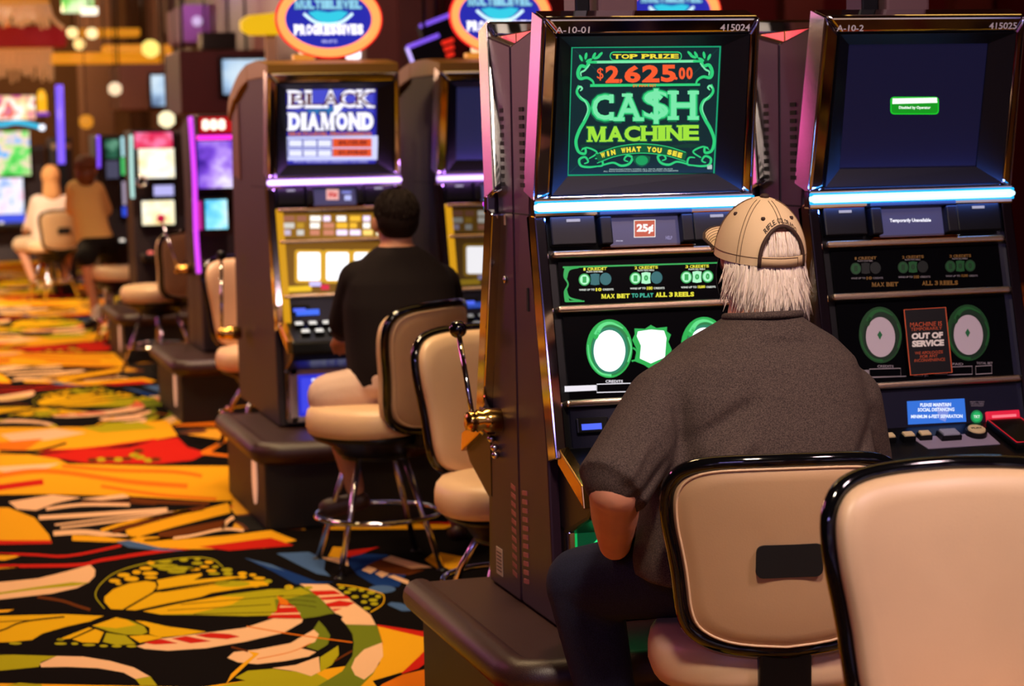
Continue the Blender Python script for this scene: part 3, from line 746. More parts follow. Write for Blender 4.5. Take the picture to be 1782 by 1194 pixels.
    m = MB(); arc = [dome(OPW*1.02*math.cos(t), .10+OPH*1.02*math.sin(t), .002) for t in [math.pi*k/30 for k in range(31)]]
    arc = [dome(OPW*1.02, -.02, .002)] + arc + [dome(-OPW*1.02, -.02, .002)]
    m.tube(arc, .0045, pip, 8); kid(m, 'opening_piping')
    m = MB(); st = mat('strap_twill', (196, 164, 124), .8, bump=.2, bscale=500)
    m.rings([[dome(t, .0, .003), dome(t, .17, .003), dome(t, .17, .0), dome(t, .0, .0)] for t in np.linspace(-.57, .57, 15)], st)
    m.tube([dome(t, .15, .0034) for t in np.linspace(-.55, .34, 12)] + [dome(.34, .02, .0034)], .0007, stitch, 5); kid(m, 'adjusting_strap', False)
    m = MB()
    for th0 in (0, math.pi/3, -math.pi/3, 2*math.pi/3, -2*math.pi/3):
        for dd in (-.045, .045):
            lo = .76 if th0 == 0 else .02
            m.tube([dome(th0+dd*(1+.0*p)/max(math.cos(p), .25)*.9, p, .0006) for p in np.linspace(lo, 1.35, 14)], .0008, stitch, 5)
    m.tube([dome(t, .14, .0006) for t in np.linspace(.62, 2*math.pi-.62, 60)], .0008, stitch, 5)
    kid(m, 'seam_stitching')
    m = MB()
    for th in (.55, -.55, 1.6, -1.6, 2.6, -2.6): m.ball(dome(th, .86, .000), .0052, pip, 10)
    kid(m, 'eyelet')
    m = MB(); m.ball(dome(0, math.pi/2-.02, .001), (.011, .011, .007), pip, 12); kid(m, 'top_button')
    # brim
    m = MB(); top, bot = [], []
    for jx in range(13):
        a = -1+2*jx/12; row = []
        for jy in range(9):
            b = jy/8; x = .092*a*(1-.10*b); y = .104*math.sqrt(max(0, 1-(a*.80)**2))*.98 + .088*b*math.sqrt(max(.0, 1-(a)**4)) ; z = .012 - .022*a*a*(.4+.6*b) + .020*b
            row.append(V((x, y, z-.02)))
        top.append(row)
    i = m.mi(khaki)
    for off in (.002, -.002):
        Vv = [[m.bm.verts.new(cc+tilt @ (p+V((0, 0, off)))) for p in row] for row in top]
        for a in range(12):
            for b in range(8):
                f = m.bm.faces.new((Vv[a][b], Vv[a+1][b], Vv[a+1][b+1], Vv[a][b+1])); f.smooth = True; f.material_index = i
    m.tube([cc+tilt @ top[a][8] for a in range(13)], .0035, pip, 8)
    for b in (3, 4, 5, 6, 7): m.tube([cc+tilt @ (top[a][b]+V((0, 0, .0025))) for a in range(13)], .0007, stitch, 5)
    kid(m, 'brim')
    # lettering on the back arch
    m = MB(); word = 'RIFLE, COLORADO'; wm = flat('#33241c', .8); mi = m.mi(wm); n = len(word)
    widths = [.35 if c in ', I' else 1 for c in word]; tot = sum(widths)+.18*(n-1); acc = 0
    for c, w in zip(word, widths):
        Vg, Fg, _, _ = glyph(c, .02); a0 = acc/tot; a1 = (acc+w)/tot; acc += w+.18
        if c == ' ': continue
        vs = []
        for gx, gy in Vg:
            s_ = a0+(a1-a0)*gx; ang = math.pi*(.76-.52*s_); gy2 = gy*(.25 if c == ',' else 1)
            ff = 1.13+.17*gy2; vs.append(m.bm.verts.new(dome(OPW*ff*math.cos(ang)*1.0, .10+OPH*ff*math.sin(ang), .0012)))
        for f in Fg:
            try: m.bm.faces.new([vs[k] for k in f]).material_index = mi
            except ValueError: pass
    kid(m, 'embroidered_lettering', False)
    # hair: shell and strands
    hair = mat('white_hair', (236, 218, 200), .5, bump=.3, bscale=120, var=.14, vscale=40)
    m = MB(); rnd = random.Random(5)
    m.ball(Hc + q @ V((0, -.022, -.008)), (.087, .089, .078), hair, 22, q)
    m.ball(Hc + q @ V((0, -.042, -.055)), (.076, .060, .055), hair, 18, q)
    for k in range(900):
        t = rnd.uniform(-1.75, 1.75); s_ = rnd.uniform(.0, .06)
        s_ += .042; a = None
        ln = rnd.uniform(.076, .126)-s_*.3 if abs(t) < 1.15 else rnd.uniform(.04, .065)
        sw = rnd.uniform(-.02, .02); fl = rnd.uniform(-.004, .010)
        pts = []
        for jj in range(5):
            b = jj/4; rr = .089 + .004*math.sin(b*2.6) - .006*b*b + fl*b*b + rnd.uniform(-.0008, .002)
            pts.append(Hc + q @ V((rr*math.sin(t)+sw*b*b, -.02-rr*math.cos(t), .03-s_-ln*b)))
        m.tube(pts, [.0014, .0018, .0017, .0012, .0004], hair, 4)
    for k in range(60):      # hair behind the strap opening
        t = rnd.uniform(-.55, .55); a = [dome(t, p, -.003-.004*rnd.random()) for p in np.linspace(.62, .12, 5)]
        m.tube(a, [.0016, .0022, .0022, .002, .0012], hair, 5)
    o = m.build('white_hair', root, True, origin=B); o.location = (0, 0, 0)
    # face mask with ear loops
    mk = flat('#14161a', .7); m = MB(); rows = []
    for jx in range(11):
        t = -1.25+2.5*jx/10
        rows.append([Hc + q @ V(((.072+.010*math.sin(b*math.pi))*math.sin(t), .034+(.070+.018*math.sin(b*math.pi)*math.cos(t))*math.cos(t)*.98, -.005-.105*b)) for b in np.linspace(0, 1, 7)])
    i = m.mi(mk)
    Vv = [[m.bm.verts.new(p) for p in r_] for r_ in rows]
    for a in range(10):
        for b in range(6): m.bm.faces.new((Vv[a][b], Vv[a+1][b], Vv[a+1][b+1], Vv[a][b+1])).material_index = i
    for s_ in (-1, 1):
        m.tube([P(.080*s_, .03, -.012), P(.090*s_, .0, .014), P(.088*s_, -.018, -.008), P(.078*s_, -.004, -.05), P(.066*s_, .035, -.095)], .0035, mk, 6)
    o = m.build('face_mask', root, True, origin=B); o.location = (0, 0, 0)
    md = o.modifiers.new('t', 'SOLIDIFY'); md.thickness = .002
    return root

# ---- generic seated or standing figure from joints in world space
def figure(label, base, J, skin, shirt, pants, hair=None, group=None, k=1.0, yaw=0, rings=None, sleeve=.6, hood=None, vox=.009, hems=(.55, .6), shoe=BLACK, sock=None, hands=True, shirtname='shirt', pantsname='shorts', hairstyle='short'):
    B = V(base); m = MB(); q, P = head(m, J['head'], yaw, skin, k)
    m.cap(V(J['head'])+V((0, -.015*k, -.06*k)), .056*k, J['neck'], .066*k, skin)
    torso(m, [(x, y, z, a*.9, b*.9) for x, y, z, a, b in rings], skin)
    for s_ in 'LR':
        chain(m, [J['S'+s_], J['E'+s_], J['W'+s_]], [.058*k, .048*k, .033*k], skin)
        f = V(J['W'+s_])-V(J['E'+s_]); f.normalize()
        if hands: hand(m, J['W'+s_], f, V((1 if s_ == 'L' else -1, 0, .3)), skin, .35, k)
        chain(m, [J['H'+s_], J['K'+s_], J['A'+s_]], [.085*k, .058*k, .036*k], skin)
    root = remesh(m, 'person', skin, None, B, vox, 4); tag(root, label, 'person', group); eyes(root, P, B, k)
    m = MB(); torso(m, rings, shirt)
    for s_ in 'LR':
        S, E, Wr = V(J['S'+s_]), V(J['E'+s_]), V(J['W'+s_])
        if sleeve <= 1: chain(m, [S, S.lerp(E, sleeve)], [.082*k, .072*k], shirt)
        else: chain(m, [S, E, E.lerp(Wr, sleeve-1)], [.082*k, .064*k, .050*k], shirt)
    o = remesh(m, shirtname, shirt, root, B, vox, 6); o.location = (0, 0, 0)
    m = MB(); x, y, z, a, b = rings[-1]; torso(m, [(x, y, z+.06, a*.98, b*.98), (x, y, z, a*1.0, b), (x, y, z-.03, a*.9, b*.9)], pants)
    for s_ in 'LR':
        H_, K_, A_ = V(J['H'+s_]), V(J['K'+s_]), V(J['A'+s_])
        if hems[0] <= 1: chain(m, [H_, H_.lerp(K_, hems[0])], [.105*k, .088*k], pants)
        else: chain(m, [H_, K_, K_.lerp(A_, hems[0]-1)], [.10*k, .08*k, .06*k], pants)
    o = remesh(m, pantsname, pants, root, B, vox, 6); o.location = (0, 0, 0)
    for s_ in 'LR':
        a = V(J['A'+s_]); td = V(J.get('T'+s_, (0, .1, 0)))
        m = MB(); m.cap(a+V((0, 0, -.05*k))-td*.2, .036*k, a+V((0, 0, -.065*k))+td, .038*k, shoe)
        o = remesh(m, 'shoe', shoe, root, B, .008, 2); o.location = (0, 0, 0)
        if sock: m = MB(); m.cap(a+V((0, 0, -.03)), .042*k, a+V((0, 0, .06)), .043*k, sock); o = m.build('sock', root, True, origin=B); o.location = (0, 0, 0)
    if hair:
        m = MB(); rnd = random.Random(9); c = V(J['head'])
        m.ball(P(0, -.020, .034), (.084*k, .092*k, .088*k), hair, 20, q)
        if hairstyle == 'long': m.ball(P(0, -.04, -.05), (.082*k, .065*k, .10*k), hair, 18, q)
        else: m.ball(P(0, -.034, .004), (.0825*k, .076*k, .084*k), hair, 20, q)
        for kk in range(260):
            t = rnd.uniform(-1.9, 1.9); p0 = rnd.uniform(-.2, 1.3); pts = []
            for jj in range(4):
                ph = p0-.16*jj*(2.2 if hairstyle == 'long' else 1); rr = 1.01+.02*rnd.random()
                pts.append(P(.084*rr*math.cos(ph)*math.sin(t), -.020-.092*rr*math.cos(ph)*math.cos(t), .034+.088*rr*math.sin(ph)))
            m.tube(pts, [.002*k, .0024*k, .002*k, .0008*k], hair, 5)
        o = m.build('hair', root, True, origin=B); o.location = (0, 0, 0)
    if hood:
        m = MB(); m.ball(P(0, -.018, .012), (.098*k, .108*k, .118*k), hood, 20, q); m.cap(P(0, -.03, -.06), .085*k, V(J['neck'])+V((0, -.02, 0)), .10*k, hood)
        o = remesh(m, 'hood', hood, root, B, vox, 5); o.location = (0, 0, 0)
    return root, P
# ------------------------------------------------------------------ room shell
def noise_mat(name, stops, scale, rough=.8, emit=0, interp='CONSTANT', stretch=(1, 1, 1), coord='Object', detail=2, dist=0):
    if name in MATS: return MATS[name]
    m = mat(name, '#808080', rough, spec=.2); nt = m.node_tree; N = nt.nodes; b = N['Principled BSDF']
    tc = N.new('ShaderNodeTexCoord'); mp = N.new('ShaderNodeMapping'); mp.inputs['Scale'].default_value = stretch
    n = N.new('ShaderNodeTexNoise'); n.inputs['Scale'].default_value = scale; n.inputs['Detail'].default_value = detail; n.inputs['Distortion'].default_value = dist
    cr = N.new('ShaderNodeValToRGB'); cr.color_ramp.interpolation = interp
    while len(cr.color_ramp.elements) < len(stops): cr.color_ramp.elements.new(.5)
    for e, (p, c) in zip(cr.color_ramp.elements, stops): e.position = p; e.color = (*lin(c), 1)
    nt.links.new(tc.outputs[coord], mp.inputs[0]); nt.links.new(mp.outputs[0], n.inputs['Vector']); nt.links.new(n.outputs[0], cr.inputs[0])
    if emit:
        b.inputs['Base Color'].default_value = (.01, .01, .01, 1); nt.links.new(cr.outputs[0], b.inputs['Emission Color']); b.inputs['Emission Strength'].default_value = emit
    else: nt.links.new(cr.outputs[0], b.inputs['Base Color'])
    return m
CARPET = noise_mat('patterned_carpet', [(0, '#0c0806'), (.37, '#5a2c10'), (.40, '#d0931a'), (.49, '#b8481a'), (.52, '#c8a21a'), (.57, '#0d0907'), (.64, '#1a3a78'), (.70, '#8f9018')], .95, .95, stretch=(1, .55, 1), dist=1.6)
m = MB(); m.box(-9, 16, -6, 40, -.05, 0, CARPET); FLOOR = m.build('floor', kind='structure')
m = MB(); m.box(-9, 16, -6, 40, 4.4, 4.5, noise_mat('ceiling_brown', [(0, '#3a2416'), (.5, '#4a2e1a'), (1, '#2c1a12')], .6, .8, interp='LINEAR')); m.build('ceiling', kind='structure')
m = MB(); m.box(-9, 3.9, 34, 34.3, 0, 4.4, noise_mat('far_wall_brown', [(0, '#5a3a24'), (.5, '#7a5634'), (1, '#4a2c1c')], .35, .7, interp='LINEAR')); m.build('wall_far', kind='structure')
m = MB(); m.box(3.9, 16, 19, 19.3, 0, 4.4, noise_mat('maroon_wall', [(0, '#34080c'), (.5, '#4a0e10'), (1, '#3a1a10')], .8, .6, interp='LINEAR')); m.build('wall_back', kind='structure')
m = MB(); m.box(3.6, 3.9, 19, 34.3, 0, 4.4, flat('#4a2a1a')); m.build('wall_return', kind='structure')
m = MB(); m.box(-9.3, -9, -6, 34.3, 0, 4.4, flat('#4a2c1c')); m.build('wall_left', kind='structure')
m = MB(); m.box(16, 16.3, -6, 19.3, 0, 4.4, flat('#3a1614')); m.build('wall_right', kind='structure')
m = MB(); wd = mat('dark_wood', (84, 46, 28), .4, var=.3, vscale=4)
for k, (x0, x1) in enumerate(((4.35, 4.75), (5.3, 5.5), (6.4, 6.8), (8.2, 8.6), (10, 10.4))):
    m.box(x0, x1, 18.8, 18.999, 0, 4.4, wd)
m.build('trim_1', kind='structure')

# ------------------------------------------------------------------ plinths
def plinth(label, xl, yf, yb, xr, oval=False, top=.365):
    root = empty('bank_plinth', ((xl+xr)/2, (yf+yb)/2, 0), 0, label, 'plinth', 'padded plinths under the machine banks')
    O = (root.location.x, root.location.y, 0)
    m = MB(); m.box(xl+.05, xr, yf+.05, yb-.05, 0, top-.05, PLINTH); b = m.build('plinth_base', root, origin=O, bevel=.01); b.location = (0, 0, 0)
    m = MB(); m.box(xl+.06, xr, yf+.05, yb-.05, top-.055, top-.003, LEATHER); b = m.build('plinth_top', root, origin=O); b.location = (0, 0, 0)
    r = .048; z = top-r+.004
    m = MB(); m.tube([(xr, yf+r, z), (xl+r+.07, yf+r, z), (xl+r+.012, yf+r+.022, z), (xl+r, yf+r+.08, z), (xl+r, yb-.03, z), (xl+r, yb-.012, z)], [r, r, r, r, r, r*.7], LEATHER, 18)
    b = m.build('padded_edge', root, True, origin=O); b.location = (0, 0, 0)
    if oval:
        m = MB(); e = em('#e09a78', .85); xo = xl+.044
        cy, cz = yf+.30, .19
        m.slab([(xo, cy+.055*math.cos(t), cz+.115*math.sin(t)) for t in [2*math.pi*k/28 for k in range(28)]], [(xo+.01, cy+.055*math.cos(t), cz+.115*math.sin(t)) for t in [2*math.pi*k/28 for k in range(28)]], e)
        b = m.build('oval_step_light', root, origin=O); b.location = (0, 0, 0)
plinth('brown padded plinth under the nearest bank of machines, at the person in the tan cap', 1.308, 4.64, 5.72, 7.0)
plinth('brown padded plinth with oval light, under the second bank and the amber machines', 1.345, 8.48, 9.60, 7.0, True)
plinth('padded plinth under the third bank with blue glint on its edge', 1.45, 11.95, 13.15, 7.0, True)
plinth('small dark plinth of the farthest bank on the right, beyond three other plinths', 1.49, 15.5, 16.7, 7.0, True)

# ------------------------------------------------------------------ nearest bank
def twin(x0, y0, depth): return (x0+WM, y0+2*depth, 0)
GA, GB = 'reel slot machines of the nearest bank', 'reel slot machines of the second bank'
Y0 = 5.0
P1 = slot_machine((1.54, Y0, 0), 0, 'green lit reel slot machine A-10-01 with dollar artwork facing the person in the tan cap', GA)
P2 = slot_machine((2.293, Y0, 0), 0, 'unlit reel slot machine A-10-2 with an out of service notice on its glass', GA, lit=False, barcol='#c8f2ff')
T1 = slot_machine(twin(1.54, Y0, .307), math.pi, 'slot machine turned away at the end of the nearest bank, with side pull handle', GA, lit=False, barcol='#c030d0')
T2 = slot_machine(twin(2.293, Y0, .307), math.pi, 'slot machine turned away behind the out of service machine', GA, lit=False, barcol='#c030d0')
handle_parts(T1['root'], (1.50, 5.47, .835), aty(797, 573, 5.60))
m = MB(); m.box(1.512, 1.536, 5.50, 5.58, .79, .86, mat('dark_brown_metal', (52, 26, 18), .4, .5)); h = m.build('handle_bracket', T1['root'], bevel=.004)
h.matrix_parent_inverse = (Matrix.Translation(T1['root'].location) @ Matrix.Rotation(math.pi, 4, 'Z')).inverted()
for y, z in ((5.50, .755), (5.53, .775), (5.49, .735)):
    m = MB(); m.ball((1.532, y, z), (.012, .011, .011), CHROME, 10)
    h = m.build('handle_bolt', T1['root'], True); h.matrix_parent_inverse = (Matrix.Translation(T1['root'].location) @ Matrix.Rotation(math.pi, 4, 'Z')).inverted()
serial(P1, 'A-10-01', '415024', 1.54, Y0); serial(P2, 'A-10-2', '415025', 2.293, Y0)
reel_art(P1, True); reel_art(P2, False); small_art(P1, True); small_art(P2, False)

def cash_screen(P):
    A = PU.art(-.0297, PU.conv(1.54, Y0, 820, 0, 2.842))
    bg, gl, g, lg, yl, yg, rd, dk = em('#0b2a30', 1), em('#1aa070', 1), em('#2fd07a', 1), em('#78e6a8', 1.05), em('#f0dc3c', 1.05), em('#9ee03c', 1.05), em('#f0582e', 1.1), em('#0c5a3c', 1)
    A.poly([(512, 245), (1257, 240), (1224, 882), (490, 887)], gl, 0); A.poly([(519, 251), (1249, 247), (1217, 874), (498, 879)], bg, 1)
    for a, b in (((530, 262), (700, 420)), ((1240, 255), (1080, 420)), ((505, 870), (680, 700)), ((1212, 868), (1060, 700))): A.stroke([a, b], 3, em('#14443f', 1), 1.5, 0)
    A.rrect(703, 268, 1062, 313, 20, g, 2); A.rrect(708, 273, 1057, 309, 17, bg, 3); A.slab('TOP PRIZE', 720, 281, 1046, 304, yl, 4, .04, -2)
    A.poly([(622, 314), (1132, 309), (1132, 322), (622, 327)], lg, 2); A.poly([(606, 430), (1152, 426), (1152, 438), (606, 444)], g, 2)
    tp = lambda w: (lambda t: w*(.45+.55*math.sin(math.pi*min(1, t*.9+.1))))
    for M in (lambda x: x, lambda x: 1757-x):
        S = lambda pts, w, mm=g, L=3: A.stroke([(M(x), y-(5 if M(0) else 0)) for x, y in pts], tp(w), mm, L)
        S([(640, 322), (600, 322), (590, 345), (560, 340), (545, 375), (556, 402), (590, 398), (618, 415), (625, 437)], 17)
        S([(605, 330), (580, 360), (560, 372), (562, 392)], 9, lg, 4)
        S([(550, 436), (540, 470), (560, 500), (588, 520), (600, 560), (580, 610), (552, 660), (535, 715), (548, 765), (580, 775), (582, 750), (565, 752)], 17)
        S([(556, 490), (584, 520), (594, 560), (572, 612)], 7, lg, 4)
        S([(545, 455), (556, 442), (566, 452), (556, 464)], 10, lg, 4)
        S([(600, 800), (640, 770), (590, 745), (560, 760)], 9)
        S([(640, 838), (600, 842), (560, 835), (552, 805), (580, 792), (596, 815), (576, 825)], 12)
        S([(640, 838), (668, 832), (660, 800), (630, 800)], 10, g)
        S([(668, 832), (720, 820), (760, 835), (800, 825), (815, 795), (790, 785), (775, 805), (795, 815)], 12)
        S([(560, 322), (590, 308), (625, 305), (660, 282)], 5, dk)
        for lx, ly, a in ((560, 300, -2.0), (585, 290, -1.4), (600, 312, -.5), (625, 288, -1.1), (640, 298, -.4), (655, 284, -.8)):
            c, s_ = math.cos(a), math.sin(a)
            A.poly([(M(lx+18*math.cos(t)*c-7*math.sin(t)*s_), ly-(5 if M(0) else 0)+18*math.cos(t)*s_+7*math.sin(t)*c) for t in [2*math.pi*k/14 for k in range(14)]], g, 4)
    A.glyphs('$', 640, 348, 672, 412, rd, 4, .0)
    x = 682
    for c, w in zip('2,625', (72, 14, 84, 90, 78)):
        if c == ',': A.glyphs(',', x-6, 404, x+8, 426, rd, 4, .08)
        else: A.glyphs(c, x, 338-(x-682)*.018, x+w-4, 424-(x-682)*.018, rd, 4, .042)
        x += w+4
    A.glyphs('.', 1026, 394, 1040, 408, rd, 4, .06); A.glyphs('0', 1046, 346, 1078, 406, rd, 4, .045); A.glyphs('0', 1083, 345, 1115, 405, rd, 4, .045)
    A.text('BY MAX BET', 818, 432, 935, 444, em('#e07a2a', 1), 5, .03, -2)
    edge = em('#0f6a48', 1)
    for c, x0, y0, x1, y1 in (('C', 612, 478, 722, 612), ('A', 733, 476, 862, 612), ('$', 868, 452, 998, 626), ('H', 1002, 462, 1134, 606)):
        bo = .0 if c == '$' else .03; A.glyphs(c, x0-9, y0-8, x1+9, y1+12, edge, 2, bo+.02); A.glyphs(c, x0-3, y0-2, x1+3, y1+3, g, 3, bo+.01); A.glyphs(c, x0+5, y0+5, x1-5, y1-5, lg, 5, bo-.012)
        if c == '$': A.stroke([(x1-38, y0+50), (933, y0+30), (x0+36, y0+55), (933, y0+86), (x1-34, y0+118), (933, y0+146), (x0+34, y0+125)], 28, g, 3.2); A.stroke([(x1-38, y0+50), (933, y0+30), (x0+36, y0+55), (933, y0+86), (x1-34, y0+118), (933, y0+146), (x0+34, y0+125)], 20, lg, 5.2); A.rect(922, y0, 944, y1, lg, 5.1)
        if c in 'AH':
            for X in ((x0+16, x1-16)): A.rect(X-30, y1-20, X+30, y1+3, g, 3.2); A.rect(X-26, y1-17, X+26, y1, lg, 5.2)
        if c == 'H':
            for X in ((x0+16, x1-16)): A.rect(X-28, y0, X+28, y0+18, lg, 5.2)
        if c == 'A': A.rect(x0+30, y0, x1-45, y0+16, lg, 5.2)
        if c == 'C': A.rect(x1-22, y0+2, x1, y0+46, lg, 5.2); A.rect(x1-22, y1-44, x1, y1-2, lg, 5.2)
    A.slab('MACHINE', 588, 641, 1146, 717, yg, 5, .04, -9, edge=dk, ew=5)
    A.poly([(560, 730), (700, 735), (760, 742), (860, 730), (960, 742), (1100, 725), (1150, 730), (1140, 745), (560, 752)], em('#0c3c30', 1), 1.6)
    rb = [(640, 800), (740, 764), (860, 750), (980, 762), (1080, 792)]; A.stroke(rb, 46, em('#0e5a36', 1), 4); A.stroke([(x, y-24) for x, y in rb], 4, g, 5); A.stroke([(x, y+22) for x, y in rb], 4, g, 5)
    word = 'WIN WHAT YOU SEE'; n = len(word)
    for k, c in enumerate(word):
        if c == ' ': continue
        f = (k+.5)/n; x = 656+f*408; y = 752+42*(2*f-1)**2*.8; a = math.atan(.33*(2*f-1)*.8)
        A.glyphs(c, x-11+(6 if c == 'I' else 0), y-13, x+11-(6 if c == 'I' else 0), y+13, yl, 6, .075, 0, a)
    A.poly([(815, 790), (845, 782), (860, 792), (875, 782), (905, 790), (900, 815), (885, 832), (862, 842), (838, 832), (822, 815)], dk, 4); A.ell(862, 808, 30, 24, em('#16a05a', 1), 5)
    w = em('#c8e8e0', 1); A.text('MALFUNCTION VOIDS ALL PAYS AND PLAYS', 702, 850, 1015, 856, w, 3, .0, -2); A.text('ALL PAYS SHOWN IN CREDITS UNLESS NOTED OTHERWISE', 672, 860, 1043, 866, w, 3, .0, -3)
    A.rrect(1187, 830, 1211, 852, 3, em('#b9c9c4', 1), 3)
    A.build('screen_artwork', P['screen'])
cash_screen(P1)
A = PU.art(-.0297, PU.conv(2.293, Y0, 1300, 0, 2.842))
A.rrect(733, 492, 974, 580, 18, em('#18c028', 1.1), 1); A.rrect(739, 497, 968, 574, 14, em('#12961e', 1), 2); A.poly([(744, 500), (964, 496), (966, 522), (742, 528)], em('#eafbe8', 1.2), 3)
A.text('Disabled by Operator', 775, 538, 932, 556, em('#f2fff0', 1.1), 4, .03); A.build('screen_artwork', P2['screen'])
def low_art(P, lit):
    A = Art(PL.at(0, 0, .0006), (1, 0, 0), PL.ey, PL.n, PL.conv(2.293, Y0, 1400, 330, 2.388))
    A.poly([(425, 880), (664, 868), (672, 965), (430, 977)], em('#2f6fd6', 1.05), 1)
    w = em('#e4ecff', 1.15); A.poly([(545, 890), (590, 885), (600, 920), (585, 965), (560, 955), (550, 920)], em('#7a8fe0', 1), 1.5)
    for t, x0, y0, x1 in (('PLEASE MAINTAIN', 480, 888, 608), ('SOCIAL DISTANCING', 470, 908, 622), ('MINIMUM 6-FEET SEPARATION', 442, 936, 656)): A.text(t, x0, y0, x1, y0+15, w, 2, .035, -2)
    A.text('INSERT TICKET', 688, 880, 748, 885, flat('#b0a8b8'), 1, .0); A.text('OR BILL HERE', 690, 888, 745, 893, flat('#b0a8b8'), 1, .0); A.text('ANY DENOMINATION', 692, 896, 742, 901, flat('#b0a8b8'), 1, .0)
    A.ell(715, 944, 25, 27, em('#128a4a', .9), 1); A.ell(715, 944, 18, 20, em('#1fb060', 1), 2); A.text('TKT', 702, 938, 728, 950, em('#d8f0dc', 1), 3, .04)
    A.build('message_display', P['low'])
    m = MB(); c = PL.conv(2.293, Y0, 1400, 330, 2.388)
    a, b = c(748, 925); a1, b1 = c(890, 960)
    slabq(m, PL, rect4(a, b, a1, b1), .012, .0, mat('red_lit_plastic', '#7a1020', .3, emit='#f02040', es=.75)); h = m.build('ticket_slot', P['low'], bevel=.003)
    m = MB(); slabq(m, PL, rect4(a+.014, b+.011, a1-.012, b+.018), .0125, .008, em('#ff7a86', 1)); m.build('ticket_slot_lip', h)
for P in (P1, P2): low_art(P, P is P1)
for P in (P1, P2):
    cr_, gy = mat('button_cream', (222, 196, 150), .35), mat('button_grey', (150, 150, 170), .3)
    for x in (.13, .185, .232): deck_button(P, x, .34, .016, .012, cr_)
    deck_button(P, .30, .36, .026, .018, gy); deck_button(P, .382, .33, .026, .026, cr_, True, 'play_button', 'PLAY')
    m = MB(); m.slab([deck_pt(.215, .62, .0005), deck_pt(.42, .62, .0005), deck_pt(.42, .30, .0005), deck_pt(.20, .30, .0005)], [deck_pt(.215, .62, .0025), deck_pt(.42, .62, .0025), deck_pt(.42, .30, .0025), deck_pt(.20, .30, .0025)], mat('deck_plate', (150, 136, 160), .3)); m.build('deck_plate', P['deck'])
    m = MB(); m.slab([deck_pt(.445, .80, .0), deck_pt(.55, .80, .0), deck_pt(.535, .10, .0), deck_pt(.435, .10, .0)], [deck_pt(.445, .80, .02), deck_pt(.55, .80, .02), deck_pt(.535, .10, .02), deck_pt(.435, .10, .02)], BLACK)
    c2 = m.build('card_reader', P['deck'], bevel=.004)
    m = MB(); rd = em('#c01424', .9); m.tube([deck_pt(.447, .78, .0215), deck_pt(.548, .78, .0215), deck_pt(.533, .13, .0215), deck_pt(.437, .13, .0215)], .0018, rd, 6, True); m.build('red_outline_light', c2)
# belly glass
def belly(P, cols, txt, lit=True):
    A = Art((0, .0, .62), (1, 0, 0), V((0, -.012, -.23)).normalized(), V((0, -.998, .05)), None); A.o.y -= .0022
    A.rect(.056, .012, .54, .165, em(cols[0], .8 if lit else .12), 0); A.rect(.062, .018, .534, .159, em(cols[1], .7 if lit else .1), 1)
    c = em(cols[2], 1 if lit else .15)
    A.ell(.17, .11, .075, .05, c, 2); A.ell(.17, .11, .06, .038, em(cols[1], .7 if lit else .1), 3)
    A.stroke([(.10, .06), (.14, .03), (.20, .05), (.26, .03), (.32, .06)], .012, c, 2); A.stroke([(.36, .155), (.42, .13), (.48, .145)], .012, c, 2); A.slab(txt, .27, .09, .50, .14, em(cols[3], 1 if lit else .15), 3, .05)
    A.build('belly_artwork', P['belly'])
belly(P1, ('#18c060', '#07502e', '#2ff088', '#d8f080'), 'CA$H'); belly(P2, ('#18c060', '#07502e', '#2ff088', '#d8f080'), 'CA$H', False)
# out of service notice hung on the glass
P_ = PL; cv = PL.conv(2.293, Y0, 1400, 330, 2.388)
A = Art(PL.at(0, 0, .0125)+V((2.293, Y0, 0)), (1, 0, 0), PL.ey, PL.n, cv)
q4 = [(405, 503), (577, 493), (604, 762), (432, 774)]
m = MB(); m.slab([A.P(x, y, 0) for x, y in q4], [A.P(x, y, -30) for x, y in q4], flat('#0c0908', .35)); sg = m.build('notice_sign', origin=A.P(505, 640, -15))
tag(sg, 'black out of service notice with orange border on the unlit machine glass', 'sign')
org = flat('#c8562a', .5); wt = flat('#f2ece6', .5)
A.stroke(q4, 5, org, 1, 0, True)
for t, x0, y0, x1, h, mm, b in (('MACHINE IS', 430, 556, 562, 19, org, .0), ('TEMPORARILY', 433, 578, 562, 13, org, .0), ('OUT OF', 436, 600, 566, 26, wt, .06), ('SERVICE', 438, 631, 571, 27, wt, .06), ('WE APOLOGIZE', 450, 677, 566, 12, org, .0), ('FOR ANY', 472, 692, 545, 12, org, .0), ('INCONVENIENCE', 448, 708, 575, 12, org, .0)):
    A.text(t, x0, y0, x1, y0+h, mm, 1, b, -6)
o = A.mb.build('notice_lettering', sg, origin=sg.location, fix=False); o.location = (0, 0, 0)

# sign mounts above the nearest bank
mv = mat('mauve_plastic', (120, 86, 92), .5)
def mount(label, x, y, w, d, h, post):
    root = empty('sign_mount', (x, y, 1.868), 0, label, 'bracket', 'mounts above the nearest bank')
    m = MB(); m.box(-w/2, w/2, -d/2, d/2, .03, .03+h, mv); m.build('mount_housing', root, bevel=.01)
    m = MB(); m.box(-post-w/2, -w/2-.02, -.05, .05, 0, h+.1, BLACK); m.box(-w/2-.02, w/2, -.05, .05, .0, .035, BLACK); m.build('mount_arm', root, bevel=.005)
mount('mauve sign mount on top of the green lit machine', 1.80, 5.24, .11, .10, .35, .06)
mount('mauve sign mount on top of the unlit machine', 2.62, 5.24, .13, .10, .35, .07)

